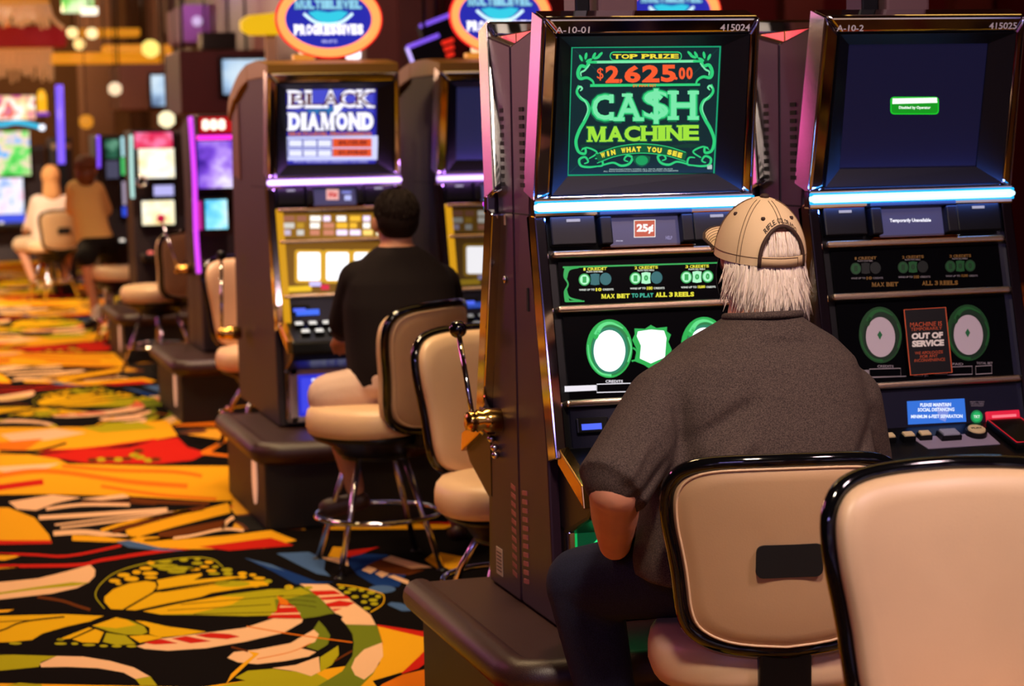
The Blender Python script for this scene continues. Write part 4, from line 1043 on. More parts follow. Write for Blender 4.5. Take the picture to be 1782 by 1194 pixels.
# ------------------------------------------------------------------ second bank
YB = 9.0; BX = [1.54, 2.297, 3.054]
dkb = mat('cabinet_umber', (34, 19, 24), .5, bump=.1, bscale=400); hoodm = mat('hood_bronze', (158, 118, 44), .42, bump=.05, bscale=200)
PB = []
for k, (x, lab, lit) in enumerate(((BX[0], 'amber lit slot machine with diamond title screen played by the person in the black shirt', True), (BX[1], 'amber slot machine with a dark screen, half hidden behind the nearest bank', False), (BX[2], 'slot machine under the third oval sign, hidden behind the green lit machine', False))):
    P = slot_machine((x, YB, 0), 0, lab, GB, 'gold', .56, lit, '#f0d2ff', roof=[(.56, 1.90), (.10, 1.90)], bodymat=dkb); PB.append(P)
    tw = empty('slot_machine', (x, YB+.56, 0), 0, ['slot machine turned away behind the diamond title machine, its pull handle at the aisle', 'slot machine turned away behind the amber machine with a dark screen', 'slot machine turned away at the third oval sign'][k], 'slot machine', GB)
    m = MB(); m.prismx([(.60, .367), (.62, .72), (.60, 1.40), (.57, 1.72), (.002, 1.86), (.002, .367)], .012, WM-.01, dkb); m.build('cabinet', tw, bevel=.006)
    oc = smooth_curve([(.002, 1.945), (.22, 1.915), (.42, 1.86), (.56, 1.80), (.60, 1.755)], 4)
    ic = [(y, z-.075+.01*(y > .4)) for y, z in oc]; ic[-1] = (.60, 1.70)
    m = MB(); m.prismx(oc+ic[::-1], .0, WM, hoodm); m.build('curved_hood', tw, bevel=.004)
    oc = smooth_curve([(.01, 1.925), (.26, 1.950), (.556, 1.945)], 4)
    m = MB(); m.prismx(oc+[(.556, 1.872), (.01, 1.872)], .0, WM, hoodm); m.build('curved_hood', P['root'], bevel=.004)
    m = MB(); m.prismx([(.33, 1.42), (.52, 1.44), (.50, 1.70), (.33, 1.78)], .006, .02, mat('bronze_panel', (112, 70, 34), .45)); m.build('side_panel', tw)
    if k == 0: handle_parts(tw, (1.475, 9.92, .70), aty(385, 445, 10.05), ballm=BLACK)
def gold_art(P, lit):
    C3 = PU.conv(1.54, YB, 380, 0, 2.844); A = PU.art(-.0297, C3)
    if lit:
        A.poly([(340, 440), (790, 435), (785, 818), (335, 822)], em('#2a2cae', 1), 0); A.poly([(360, 452), (775, 448), (770, 640), (360, 648)], em('#4a4fd0', 1), .6)
        w = em('#f4f2ff', 1.25); mar = em('#5a2030', 1)
        A.slab('BLACK', 352, 455, 775, 545, w, 3, .05, -4, edge=em('#30206a', 1), ew=6); A.slab('BLACK', 366, 470, 762, 530, mar, 4, -.0, -4)
        A.poly([(440, 555), (520, 540), (610, 530), (600, 560), (560, 575), (470, 572)], em('#2f78b8', 1), 2); A.poly([(580, 548), (610, 518), (635, 522), (615, 548), (590, 580), (572, 575)], w, 5)
        A.slab('DIAMOND', 352, 566, 775, 655, w, 3, .07, -2, edge=em('#16145a', 1), ew=7)
        A.text('MULTI-LEVEL PROGRESSIVE', 355, 664, 765, 680, em('#d8763a', 1), 3, .05)
        A.poly([(335, 686), (797, 680), (793, 800), (338, 803)], em('#cfd4ff', 1.1), 2); A.poly([(350, 697), (570, 695), (570, 740), (350, 742)], em('#4a50b8', 1), 3); A.poly([(350, 748), (570, 746), (570, 784), (350, 786)], em('#4a50b8', 1), 3)
        for k in range(3):
            for j in range(2): A.rect(356+k*72, 702+j*50, 420+k*72, 734+j*48, em('#e8eaff', 1.1), 4)
        for j, t in enumerate(('$4,125.50', '$1,018.63')): A.rect(572, 694+j*50, 766, 738+j*46, em('#e0542a', 1.1), 3); A.text(t, 600, 702+j*50, 742, 728+j*47, em('#7a1c18', 1), 4, .05)
        A.text('PLAY MAXIMUM CREDITS TO WIN', 380, 804, 745, 814, em('#b8b8f0', 1), 3, .03); A.build('screen_artwork', P['screen'])
    else:
        A.poly([(340, 440), (790, 435), (785, 818), (335, 822)], mat('dim_screen', (48, 50, 84), .25, emit='#2a3060', es=.5), 0); A.build('screen_artwork', P['screen'])
    k = 1 if lit else .22
    C4 = PL.conv(1.54, YB, 420, 330, 2.777)
    D = Art(PL.at(0, 0, .0025), (1, 0, 0), PL.ey, PL.n, C4); D.poly([(410, 0), (470, 0), (470, 50), (410, 50)], em('#f0b0a8', 1.1*k), 1); D.text('25¢', 418, 12, 462, 40, em('#d02818', 1*k), 2, .06); D.rect(485, 8, 530, 18, em('#8a90e8', k), 1); D.rect(498, 28, 530, 52, em('#c0c6ff', 1*k), 1); D.build('display_lettering', P['tdisp'])
    D = Art(PL.at(0, 0, -.0038), (1, 0, 0), PL.ey, PL.n, C4)
    D.poly([(185, 118), (800, 108), (800, 232), (192, 236)], em('#9a6a14', .9*k), 1)
    rnd = random.Random(11)
    for r_ in range(3):
        for c in range(9):
            x = 205+c*64; y = 126+r_*34; cc_ = rnd.choice(['#fff4d0', '#f2e0ff', '#f8d070', '#c07a60', '#fffaf0', '#e8b030'])
            D.rect(x, y, x+rnd.choice([34, 46, 52]), y+26, em(cc_, (1.3 if c > 1 else .7)*k), 2)
    D.build('paytable_artwork', P['pay'])
    D = Art(PL.at(0, 0, -.0038), (1, 0, 0), PL.ey, PL.n, C4)
    D.poly([(192, 262), (800, 250), (800, 505), (200, 512)], em('#8a5c10', .8*k), 1); D.poly([(200, 470), (340, 462), (340, 490), (200, 496)], em('#f0c020', 1.1*k), 2)
    for x0 in (258, 395, 530): D.rrect(x0, 290, x0+140, 452, 14, em('#e0a828', 1*k), 2); D.rrect(x0+16, 303, x0+124, 438, 10, em('#fdfbff', 1.8*max(k, .5)), 3)
    D.rect(330, 445, 385, 466, em('#c8c0ff', 1.2*k), 4); D.rect(385, 458, 425, 484, em('#e02848', k), 4)
    D.build('reel_artwork', P['reel'])
    for v, c, u0, u1 in ((.56, '#3a6af0', .07, .2),):
        m = MB(); slabq(m, PL, rect4(u0+.02, v-.012, u1-.01, v+.012), .013, .01, em(c, 1.2*max(k, .4))); m.build('blue_display', P['low'])
    for j in range(2):
        for i in range(6): deck_button(P, .09+i*.06+j*.012, .25+.4*j, .018, .014, em('#f8f2e8', 1.0 if lit else .3))
    # belly display
    slv = mat('silver_frame', (206, 188, 190), .45, .25)
    m = MB()
    for a, b, c, d in ((.05, .55, .385, .41), (.05, .55, .59, .615), (.05, .085, .385, .615), (.515, .55, .385, .615)): m.box(a, b, -.03, -.008, c, d, slv)
    m.build('belly_frame', P['belly'], bevel=.004)
    A = Art((0, -.0165, .62), (1, 0, 0), (0, 0, -1), (0, -1, 0)); A.rect(.085, .03, .515, .21, em('#2a30d0', 1*max(k, .25)), 0); A.rect(.10, .045, .5, .195, em('#4148e8', 1*max(k, .25)), 1)
    A.slab('DIAMOND', .15, .05, .47, .12, em('#f4f4ff', 1.2*max(k, .3)), 3, .07); A.slab('BLACK', .17, .14, .40, .185, em('#dcdcff', 1.1*max(k, .3)), 3, .07); A.build('belly_artwork', P['belly'])
gold_art(PB[0], True); gold_art(PB[1], False); gold_art(PB[2], False)
# oval signs
def oval_sign(label, px, py, Y, base):
    c = aty(px, py, Y); root = empty('oval_jackpot_sign', (c.x, c.y, base), 0, label, 'sign', 'oval signs above the second bank')
    h = c.z-base; rx, ry = .215, .148
    E = lambda a, b, n=48: [(a*math.cos(2*math.pi*k/n), b*math.sin(2*math.pi*k/n)+h) for k in range(n)]
    m = MB(); m.prismy(E(rx*.97, ry*.95), -.02, .06, BLACK); m.build('sign_body', root)
    m = MB(); m.tube([(x, -.028, z) for x, z in E(rx, ry)], .021, mat('neon_orange_red', '#501008', .3, emit='#ff8a48', es=1.9), 12, True); m.build('neon_ring', root, True)
    m = MB(); m.tube([(x, -.030, z) for x, z in E(rx*1.08, ry*1.11)], .0095, mat('neon_red', '#400408', .3, emit='#f02020', es=1.3), 10, True); m.build('outer_red_tube', root, True)
    A = Art((0, -.0205, h), (1, 0, 0), (0, 0, -1), (0, -1, 0)); A.ell(0, 0, rx*.9, ry*.86, em('#2228a8', 1.1), 0, 40)
    A.slab('MULTI-LEVEL', -.15, -.085, .15, -.045, em('#8fd0e8', 1.1), 2, .07, edge=em('#143a80', 1), ew=.004)
    A.poly([(-.09, -.03), (-.05, -.038), (.0, -.03), (.05, -.038), (.09, -.03), (.06, .0), (.02, .018), (-.02, .018), (-.06, .0)], em('#30c0d8', 1.2), 2); A.stroke([(-.11, -.025), (-.06, .012), (0, .022), (.06, .012), (.11, -.025)], .012, em('#d8fbff', 1.3), 3)
    A.slab('PROGRESSIVES', -.155, .022, .155, .068, em('#fbf6ff', 1.4), 3, .07); A.text('WIN UP TO', -.035, .09, .035, .104, em('#c8c8ff', 1), 3, .03)
    A.build('sign_artwork', root)
    m = MB(); m.box(-.06, .05, -.03, .05, 0, max(.03, h-ry), BLACK); m.build('sign_stand', root)
    m = MB(); m.box(-.16, -.07, -.03, .03, .0, .022, em('#e08a30', 1.0)); m.lathe([(.012, .02), (.02, .03), (.02, .05), (.008, .06)], em('#ffd0a0', 1.3), (-.115, 0, 0), 12); m.build('amber_lamp', root)
    m = MB(); m.box(.08, .145, -.02, .03, .0, .075, em('#fff4ff', 1.6)); m.build('white_lamp', root, bevel=.01)
for px, lab in ((570, 'lit oval multi-level progressives sign above the diamond title machine'), (868, 'lit oval sign above the second amber machine, cut by the nearest bank'), (1166, 'lit oval sign mostly hidden behind the top of the green lit machine')):
    oval_sign(lab, px, 34-(px-570)*.02, 9.3, 1.953)

# ------------------------------------------------------------------ chairs
GC = 'cream casino chairs'
casino_chair('cream chair with black hand slot that the person in the tan cap sits on', GC, (1.762, 4.19, 0), R(-11), sz=-.085)
casino_chair('cream chair in the right foreground turned to show its plain padded front', GC, (1.705, 3.0, 0), R(180-6), zt=1.012, zb=.56, sz=.01)
casino_chair('cream chair with chrome legs that the person in the black shirt sits on', GC, (1.690, 7.66, 0), R(40), zt=.995, zb=.53, legs=R(1-40))
casino_chair('empty cream chair seen past the pull handle, behind the nearest bank', GC, (1.83, 6.38, 0), R(180+4), zt=.975, zb=.50, sz=-.09)

# ------------------------------------------------------------------ people at the machines
man_cap()
J = {'head': aty(688, 383, 7.80), 'neck': aty(690, 432, 7.78)}
def a2(px, py, Y): return aty(px, py, Y)
J['SL'], J['EL'], J['WL'] = a2(625, 490, 7.80), a2(600, 560, 7.88), a2(594, 586, 8.08)
J['SR'], J['ER'], J['WR'] = a2(765, 495, 7.82), a2(790, 570, 7.95), a2(770, 590, 8.3)
J['HL'], J['KL'], J['AL'] = a2(665, 678, 7.72), a2(575, 690, 7.72), a2(618, 850, 7.80); J['TL'] = (-.10, .03, -.01)
J['HR'], J['KR'], J['AR'] = a2(720, 690, 7.75), a2(775, 712, 8.05), a2(796, 905, 8.05); J['TR'] = (.02, .10, -.01)
def R2(px, py, Y, hw, hd): p = aty(px, py, Y); return (p.x, p.y, p.z, hw, hd)
blk = cloth('black_jersey', (17, 7, 9), 300, .25)
figure('seated person with short dark hair in black shirt and pale shorts, seen from behind', (1.75, 7.7, 0), J, SKIN2, blk, cloth('pale_cotton', (206, 176, 160), 60, .5), mat('dark_brown_hair', (24, 13, 9), .7, spec=.15, bump=.3, bscale=90), yaw=R(4),
       rings=[R2(690, 428, 7.78, .075, .07), R2(692, 440, 7.78, .115, .09), R2(694, 462, 7.78, .17, .11), R2(695, 490, 7.77, .205, .13), R2(695, 530, 7.76, .215, .15), R2(694, 580, 7.75, .205, .165), R2(698, 630, 7.73, .205, .17), R2(700, 668, 7.72, .20, .17)],
       sleeve=1.5, hems=(1.0,), k=1.0, shoe=mat('brown_leather', (62, 34, 22), .5), vox=.008, shirtname='black_shirt', pantsname='pale_shorts')
# ------------------------------------------------------------------ third and farther banks
def emn(name, stops, scale, s=1.0, stretch=(1, 1, 1)): return noise_mat(name, stops, scale, .3, s, 'LINEAR', stretch, detail=3)
SCR = {
 'violet': emn('screen_violet', [(.3, '#3a1a90'), (.45, '#7a48d8'), (.6, '#b48cf0'), (.72, '#f0e8ff')], 7, 1.15),
 'cyan': emn('screen_cyan', [(.3, '#30b0e8'), (.5, '#90e8ff'), (.7, '#f0ffff')], 9, 1.2),
 'warm': emn('screen_warm', [(.3, '#f0c060'), (.45, '#fff0c0'), (.7, '#ffffff')], 8, 1.25),
 'rose': emn('screen_rose', [(.3, '#c01060'), (.5, '#e83058'), (.7, '#ff90c0')], 9, 1.1),
 'green': emn('screen_green', [(.3, '#0a2018'), (.5, '#2a6a50'), (.7, '#80c0a0')], 9, .8),
 'land': emn('screen_landscape', [(.25, '#1a60e0'), (.42, '#58b8f8'), (.5, '#ffd8c0'), (.58, '#60e060'), (.75, '#20a030')], 4.5, 1.15, (1, 1, 1.2)),
 'sheet': emn('screen_sheet', [(.3, '#8ab0ff'), (.5, '#f4f4ff'), (.7, '#ffd0e8')], 9, 1.1),
 'rainbow': emn('topper_rainbow', [(.2, '#20c040'), (.36, '#d02890'), (.46, '#ffd890'), (.54, '#ffffff'), (.64, '#f07020'), (.8, '#3060e0')], 5, 1.25),
 'tv': emn('screen_tv', [(.3, '#506890'), (.48, '#a8c8e8'), (.7, '#e8f8ff')], 3, 1.05),
}
def px_slot(label, group, X0, Y, w, zt, depth, screens, body=dkb, extra=None, trim=None):
    """video slot machine standing at front plane Y; screens: (pixel box, material, part name)"""
    c = V((X0+w/2, Y+depth/2, 0)); root = empty('slot_machine', c, 0, label, 'slot machine', group)
    m = MB(); m.slab(*[[(x, Y+a-c.y, z) for a, z in ((.02, .368), (.05, .75), (.10, 1.05), (.06, 1.40), (.0, zt-.03), (.04, zt), (depth, zt), (depth, .368))] for x in (-w/2, w/2)], body)
    m.build('cabinet', root, bevel=.01)
    for (x0, y0, x1, y1), mm, nm in screens:
        a, b = aty(x0, y0, Y), aty(x1, y1, Y); dy = .0 if a.z > 1.3 else .06
        m = MB(); m.box(a.x-c.x-.012, b.x-c.x+.012, Y-c.y-.012, Y-c.y+.14, b.z-.012, a.z+.012, BLACK); f = m.build(nm+'_frame', root, bevel=.004)
        m = MB(); m.box(a.x-c.x, b.x-c.x, Y-c.y-.016, Y-c.y-.011, b.z, a.z, mm); m.build(nm, f)
    m = MB(); m.box(-w/2+.03, w/2-.03, Y-c.y-.20, Y-c.y+.08, .72, .78, BLACK); dk = m.build('button_deck', root, bevel=.015)
    for k in range(5):
        m = MB(); m.lathe([(.022, .78), (.022, .795), (.016, .80)], em(('#ff7060', '#fff0e0', '#fff8f0', '#ffb080', '#fff0e0')[k], 1.1), (-w/2+.09+k*.09, Y-c.y-.12, 0), 14); m.build('deck_button', dk)
    if trim:
        m = MB(); pts, mm = trim; m.tube(smooth_curve([tuple(V(p)-c) for p in pts], 4), .014, mm, 8); m.build('neon_edge_tube', root, True)
    return root, c
pk = em('#d040e8', 1.5)
YC = 12.4
xC = aty(345, 300, YC).x
rC, cC = px_slot('third bank machine with violet screen and red number sign on top', 'video machines of the farther banks', xC, YC, .62, 1.76, .38,
    [((346, 204, 425, 230), em('#c01018', 1.0), 'number_sign'), ((342, 246, 430, 326), SCR['violet'], 'main_screen'), ((356, 348, 396, 398), SCR['cyan'], 'lower_screen'), ((340, 350, 352, 400), em('#c02890', 1.0), 'side_buttons')],
    trim=([aty(331, 203, YC-.02), aty(338, 300, YC-.03), aty(341, 400, YC-.06), aty(346, 475, YC-.12)], pk))
A = Art(V((0, YC-.0175, 0))-cC, (1, 0, 0), (0, 0, -1), (0, -1, 0)); a, b = aty(350, 208, YC), aty(392, 226, YC); A.slab('888', a.x, -a.z, b.x, -b.z, em('#fff2dc', 1.8), 1, .06); A.build('sign_digits', rC)
m = MB(); a, b = aty(342, 236, YC), aty(430, 242, YC); m.box(a.x-cC.x, b.x-cC.x, YC-cC.y-.03, YC-cC.y, b.z, a.z, em('#ff30d0', 1.6)); m.build('magenta_light_bar', rC)
t = empty('slot_machine', (xC+.30, YC+.55, 0), 0, 'dark slot machine turned away at the end of the third bank, red lit pull handle', 'slot machine', 'video machines of the farther banks')
xs = aty(331, 300, YC+.06).x
m = MB(); m.slab(*[[(x-xC-.30, y-YC-.55, z) for y, z in ((YC+.385, .367), (YC+.70, .367), (YC+.66, 1.3), (YC+.72, 1.70), (YC+.385, 1.76))] for x in (xC, xC+.62)], dkb); m.build('cabinet', t, bevel=.008)
hb = aty(300, 470, YC+.45); handle_parts(t, (xC-.045, hb.y, hb.z), aty(280, 380, YC+.6), ballm=mat('red_light_painted_ball', '#a01030', .2, emit='#d02050', es=.6))  # red light falling on the ball is put into its colour and glow
YD = 16.0; xD = aty(232, 300, YD).x
rD, cD = px_slot('fourth bank machine with rose top sign and warm white screen', 'video machines of the farther banks', xD, YD, .6, 1.70, .6,
    [((233, 231, 300, 257), SCR['rose'], 'top_sign'), ((240, 259, 304, 309), SCR['warm'], 'main_screen'), ((267, 323, 302, 340), em('#b8b4f0', 1.1), 'ticket_display'), ((246, 350, 304, 390), SCR['warm'], 'lower_screen')],
    trim=([aty(228, 235, YD-.04), aty(229, 300, YD-.05), aty(231, 345, YD-.06)], em('#b8e8e0', 1.1)))
m = MB(); p = aty(247, 316, YD-.02)-cD; m.tube([(p.x+.035*math.cos(t_), p.y, p.z+.035*math.sin(t_)) for t_ in [2*math.pi*k/20 for k in range(20)]], .01, CHROME, 8, True); m.build('speaker_ring', rD, True)
t2 = empty('slot_machine', (xD+.1, YD+.9, 0), 0, 'narrow machine with a cyan and green lit column, left of the rose signed machine', 'slot machine', 'video machines of the farther banks')
YE_ = 18.2
xE = aty(168, 300, YE_).x
bpy.data.objects.remove(t2)
rE, cE = px_slot('slot machine with purple edge and dim green screen behind the person with brown hair', 'video machines of the farther banks', xE, YE_, .52, 1.68, .6,
    [((183, 243, 207, 275), SCR['green'], 'main_screen'), ((184, 280, 207, 310), em('#50506a', .8), 'lower_screen'), ((210, 238, 229, 272), em('#b8ecf4', 1.1), 'side_sign'), ((210, 274, 229, 304), em('#48c468', 1.1), 'side_light'), ((212, 316, 230, 356), em('#b8a8c0', .8), 'ticket_display'), ((212, 360, 230, 376), em('#3050e0', 1), 'blue_display')],
    trim=([aty(171, 236, YE_-.04), aty(172, 265, YE_-.05), aty(172, 292, YE_-.05)], em('#7a48f0', 1.5)))
YF = 23.3
xF = aty(-78, 300, YF).x; wF = aty(80, 300, YF).x-xF
rF, cF = px_slot('wide machine at far left with cyan band and landscape screen', 'video machines of the farther banks', xF, YF, wF, 1.60, .7,
    [((-70, 168, 62, 208), SCR['rainbow'], 'topper'), ((-70, 230, 54, 305), SCR['land'], 'main_screen'), ((-70, 312, 42, 372), SCR['sheet'], 'lower_screen'), ((-70, 376, 44, 386), em('#3a50e0', 1.1), 'blue_strip')])
m = MB(); m.tube(smooth_curve([tuple(aty(x, y, YF-.05)-cF) for x, y in ((-70, 215), (0, 217), (25, 213), (50, 216), (72, 222))], 4), .022, em('#18b8e0', 1.3), 8); m.build('cyan_light_band', rF, True)
m = MB(); p = aty(73, 222, YF-.06)-cF; m.ball(p, .035, em('#f0f4ff', 1.8), 12); m.build('band_lamp', rF, True)
o = empty('candle_lamp', aty(73, 180, YF+.4), 0, 'amber candle lamp above the far left machine', 'lamp')
m = MB(); m.lathe([(.03, -.10), (.05, -.09), (.052, .08), (.03, .14), (.01, .15)], em('#f0a818', 1.3), seg=14); m.build('amber_glass', o, True)
m = MB(); m.lathe([(.07, -.13), (.07, -.10), (.03, -.09)], em('#9a50d8', .9), seg=14); m.box(-.012, .012, -.012, .012, -.2, -.12, BLACK); m.build('lamp_base', o)
# neon post and dark machine side
a = aty(107, 285, 22.95); b = aty(103, 148, 22.95)
o = empty('neon_post', (a.x, a.y, 0), 0, 'tall violet neon post beside the far left machine', 'light')
m = MB(); m.tube([(0, 0, a.z), (b.x-a.x, 0, b.z)], .038, em('#7a58f0', 1.5), 12); m.build('neon_tube', o, True)
m = MB(); m.box(-.05, .05, .0, .06, 0, b.z-.05, BLACK); m.build('post_body', o)
a, b = aty(78, 240, 23.0), aty(100, 400, 23.0)
o = empty('slot_machine', ((a.x+b.x)/2+.13, 23.45, 0), 0, 'dark end machine between the landscape screen and the violet post', 'slot machine', 'video machines of the farther banks')
m = MB(); m.box(-.12, .12, -.3, .3, 0, a.z, dkb); m.build('cabinet', o, bevel=.02); m = MB(); m.box(-.10, .10, -.31, -.295, a.z-.12, a.z-.06, flat('#a08060')); m.build('name_plate', o)

# ------------------------------------------------------------------ chairs and people down the aisle
p = atz(286, 652, 0); casino_chair('cream chair in the aisle between third and fourth banks, backrest edge on', GC, (p.x, 14.75, 0), R(42), zt=1.0, zb=.53)
p = aty(402, 520, 11.0); casino_chair('cream chair in front of the violet screen, cut by the second bank', GC, (1.80, 10.95, 0), R(188), zt=.985, zb=.50, sz=-.09)
p = aty(92, 440, 22.3); casino_chair('chair with black hand slot under the person in the off-white hooded top', GC, (p.x, 22.3, 0), R(22))
p = aty(218, 480, 17.2); casino_chair('cream chair by the person with brown hair, its seat showing past the dark plinth', GC, (p.x, 17.25, 0), R(95))
def rg(px, py, Y, hw, hd): q = aty(px, py, Y); return (q.x, q.y, q.z, hw, hd)
Y_ = 22.45
offw = cloth('off_white_fleece', (214, 186, 168), 80, .4)
J = {'head': aty(88, 308, Y_), 'neck': aty(90, 338, Y_), 'SL': aty(66, 352, Y_), 'EL': aty(52, 392, Y_+.1), 'WL': aty(46, 400, Y_+.35), 'SR': aty(116, 352, Y_), 'ER': aty(128, 390, Y_+.1), 'WR': aty(118, 398, Y_+.4),
     'HL': aty(74, 425, Y_), 'KL': aty(36, 426, Y_+.25), 'AL': aty(58, 488, Y_+.1), 'HR': aty(104, 425, Y_), 'KR': aty(120, 430, Y_+.4), 'AR': aty(112, 490, Y_+.3)}
figure('seated person in off-white hooded top at the far left machine', (J['HL'].x, Y_, 0), J, SKIN2, offw, cloth('beige_shorts', (190, 160, 130), 80, .4), group=None, yaw=0, hood=cloth('orange_beige_hood', (206, 146, 92), 80, .4), sleeve=1.9, hems=(1.0,), shirtname='hooded_top', vox=.012,
       rings=[rg(90, 338, Y_, .07, .07), rg(90, 344, Y_, .14, .09), rg(91, 354, Y_, .20, .12), rg(92, 380, Y_, .22, .15), rg(92, 405, Y_, .22, .17), rg(90, 424, Y_, .21, .18)])
Y_ = 17.6
J = {'head': aty(150, 294, Y_), 'neck': aty(151, 318, Y_), 'SL': aty(132, 330, Y_), 'EL': aty(128, 366, Y_+.1), 'WL': aty(150, 372, Y_+.3), 'SR': aty(166, 332, Y_), 'ER': aty(182, 368, Y_+.1), 'WR': aty(176, 380, Y_+.35),
     'HL': aty(158, 425, Y_), 'KL': aty(150, 448, Y_-.25), 'AL': aty(168, 548, Y_-.25), 'HR': aty(184, 425, Y_), 'KR': aty(192, 445, Y_+.25), 'AR': aty(190, 520, Y_+.2), 'TL': (-.08, -.05, -.01)}
figure('seated person with long brown hair, cream top and black bottoms beyond the third bank', (J['HL'].x, Y_, 0), J, SKIN2, cloth('cream_knit', (222, 180, 110), 80, .4), cloth('black_bottoms', (14, 11, 12), 80, .4), mat('chestnut_hair', (110, 58, 22), .5, bump=.3, bscale=90), yaw=R(-15), hairstyle='long', sleeve=.9, hems=(1.0,), shirtname='cream_top', pantsname='black_shorts', vox=.011, sock=flat('#d8ccc0'),
       rings=[rg(151, 318, Y_, .05, .05), rg(151, 324, Y_, .10, .07), rg(150, 334, Y_, .13, .09), rg(152, 360, Y_, .14, .11), rg(160, 395, Y_, .14, .13), rg(168, 424, Y_, .16, .15)])

# ------------------------------------------------------------------ overhead: beams, housings, screens, lights
def slabpx(name, label, cat, x0, y0, x1, y1, Y, d, m, group=None, part=None):
    a, b = aty(x0, y0, Y), aty(x1, y1, Y); c = V(((a.x+b.x)/2, Y+d/2, (a.z+b.z)/2)); root = empty(name, c, 0, label, cat, group)
    mb = MB(); mb.box(a.x-c.x, b.x-c.x, -d/2, d/2, b.z-c.z, a.z-c.z, m); mb.build(part or 'body', root, bevel=.01); return root, c
def hang(root, c, xs, z0, m=BLACK):
    for x in xs:
        mb = MB(); mb.tube([(x-c.x, 0, z0-c.z), (x-c.x, 0, 4.4-c.z)], .012, m, 8); mb.build('hanger_rod', root, True)
def screen_on(root, c, x0, y0, x1, y1, Y, m, name='screen'):
    a, b = aty(x0, y0, Y), aty(x1, y1, Y)
    mb = MB(); mb.box(a.x-c.x-.03, b.x-c.x+.03, Y-c.y-.03, Y-c.y+.03, b.z-c.z-.03, a.z-c.z+.03, BLACK); f = mb.build('screen_frame', root, bevel=.006)
    mb = MB(); mb.box(a.x-c.x, b.x-c.x, Y-c.y-.034, Y-c.y-.029, b.z-c.z, a.z-c.z, m); mb.build(name, f)
mar = mat('maroon_panel', (96, 22, 18), .5, var=.15, vscale=5); brn = mat('brown_panel', (112, 58, 26), .5, var=.15, vscale=4)
r, c = slabpx('screen_housing', 'maroon housing with a pale blue screen hanging left of the diamond title machine', 'housing', 312, 88, 470, 196, 19.5, 1.2, mar, 'screen housings under the ceiling', 'housing_box')
screen_on(r, c, 386, 104, 462, 163, 19.45, SCR['tv']); hang(r, c, [c.x-.3, c.x+.3], aty(350, 90, 19.5).z)
r, c = slabpx('screen_housing', 'brown housing with a small pale blue screen above the rose signed machine', 'housing', 206, 112, 304, 190, 24.5, 1.2, brn, 'screen housings under the ceiling', 'housing_box')
screen_on(r, c, 262, 131, 300, 184, 24.45, SCR['tv']); hang(r, c, [c.x-.25, c.x+.25], aty(250, 114, 24.5).z)
r, c = slabpx('screen_housing', 'small black screen back hanging in front of the violet soffit', 'housing', 350, 56, 412, 86, 22, .3, BLACK, 'screen housings under the ceiling', 'housing_box'); hang(r, c, [c.x-.12, c.x+.12], aty(380, 58, 22).z)
r, c = slabpx('ceiling_soffit', 'soffit under the ceiling, violet light put into its colour, above the maroon housing', 'soffit', 318, 8, 470, 72, 25, 1.5, mat('violet_wash_plaster', (150, 96, 150), .7), None, 'soffit_box')  # violet wash of light put into the plaster colour
for k, (x, y) in enumerate(((408, 12), (372, 25), (343, 37))):
    mb = MB(); p = aty(x, y, 24.97)-c; mb.lathe([(.03, -.02), (.06, 0), (.05, .02)], em('#e0c0f0', .9 if k else 1.4), p, 14, 'y'); mb.build('spot_lamp', r, True)
hang(r, c, [c.x-.4, c.x+.4], aty(400, 10, 25).z)
r, c = slabpx('ceiling_beam', 'long red fascia band hanging at the far left', 'beam', -120, 47, 116, 80, 28, .5, mat('red_fascia', (150, 10, 14), .5, emit='#8a0408', es=.5), 'bands under the ceiling', 'fascia'); hang(r, c, [c.x-.5, c.x+.6], aty(0, 50, 28).z)
gold = mat('gold_cove', (210, 130, 30), .5, emit='#e09018', es=.75)
for k, (x0, y0, x1, y1, Y, lab) in enumerate(((92, 92, 300, 108, 27, 'long gold lit cove band below the red fascia'), (182, 78, 300, 92, 26.4, 'short bright gold cove band above the small brown housing'), (124, 50, 244, 62, 29, 'thin gold band behind the cluster of globe lamps'))):
    r, c = slabpx('ceiling_beam', lab, 'beam', x0, y0, x1, y1, Y, .4, gold, 'bands under the ceiling', 'cove_band'); hang(r, c, [c.x-.4, c.x+.4], aty(x0, y0, Y).z-.02)
for k, (x, y, col, lab) in enumerate(((126, 57, '#ffd890', 'upper left globe lamp of the cluster of three'), (160, 58, '#ffe0a0', 'right globe lamp of the cluster of three'), (138, 77, '#ffd080', 'lower globe lamp of the cluster of three'))):
    p = aty(x, y, 26.6); o = empty('globe_lamp', p, 0, lab, 'lamp', 'globe lamps at the far left')
    mb = MB(); mb.ball((0, 0, 0), .07, em(col, 1.6), 14); mb.build('globe', o, True); mb = MB(); mb.tube([(0, 0, .08), (0, 0, 4.4-p.z)], .006, BLACK, 8); mb.build('hanger_rod', o, True)
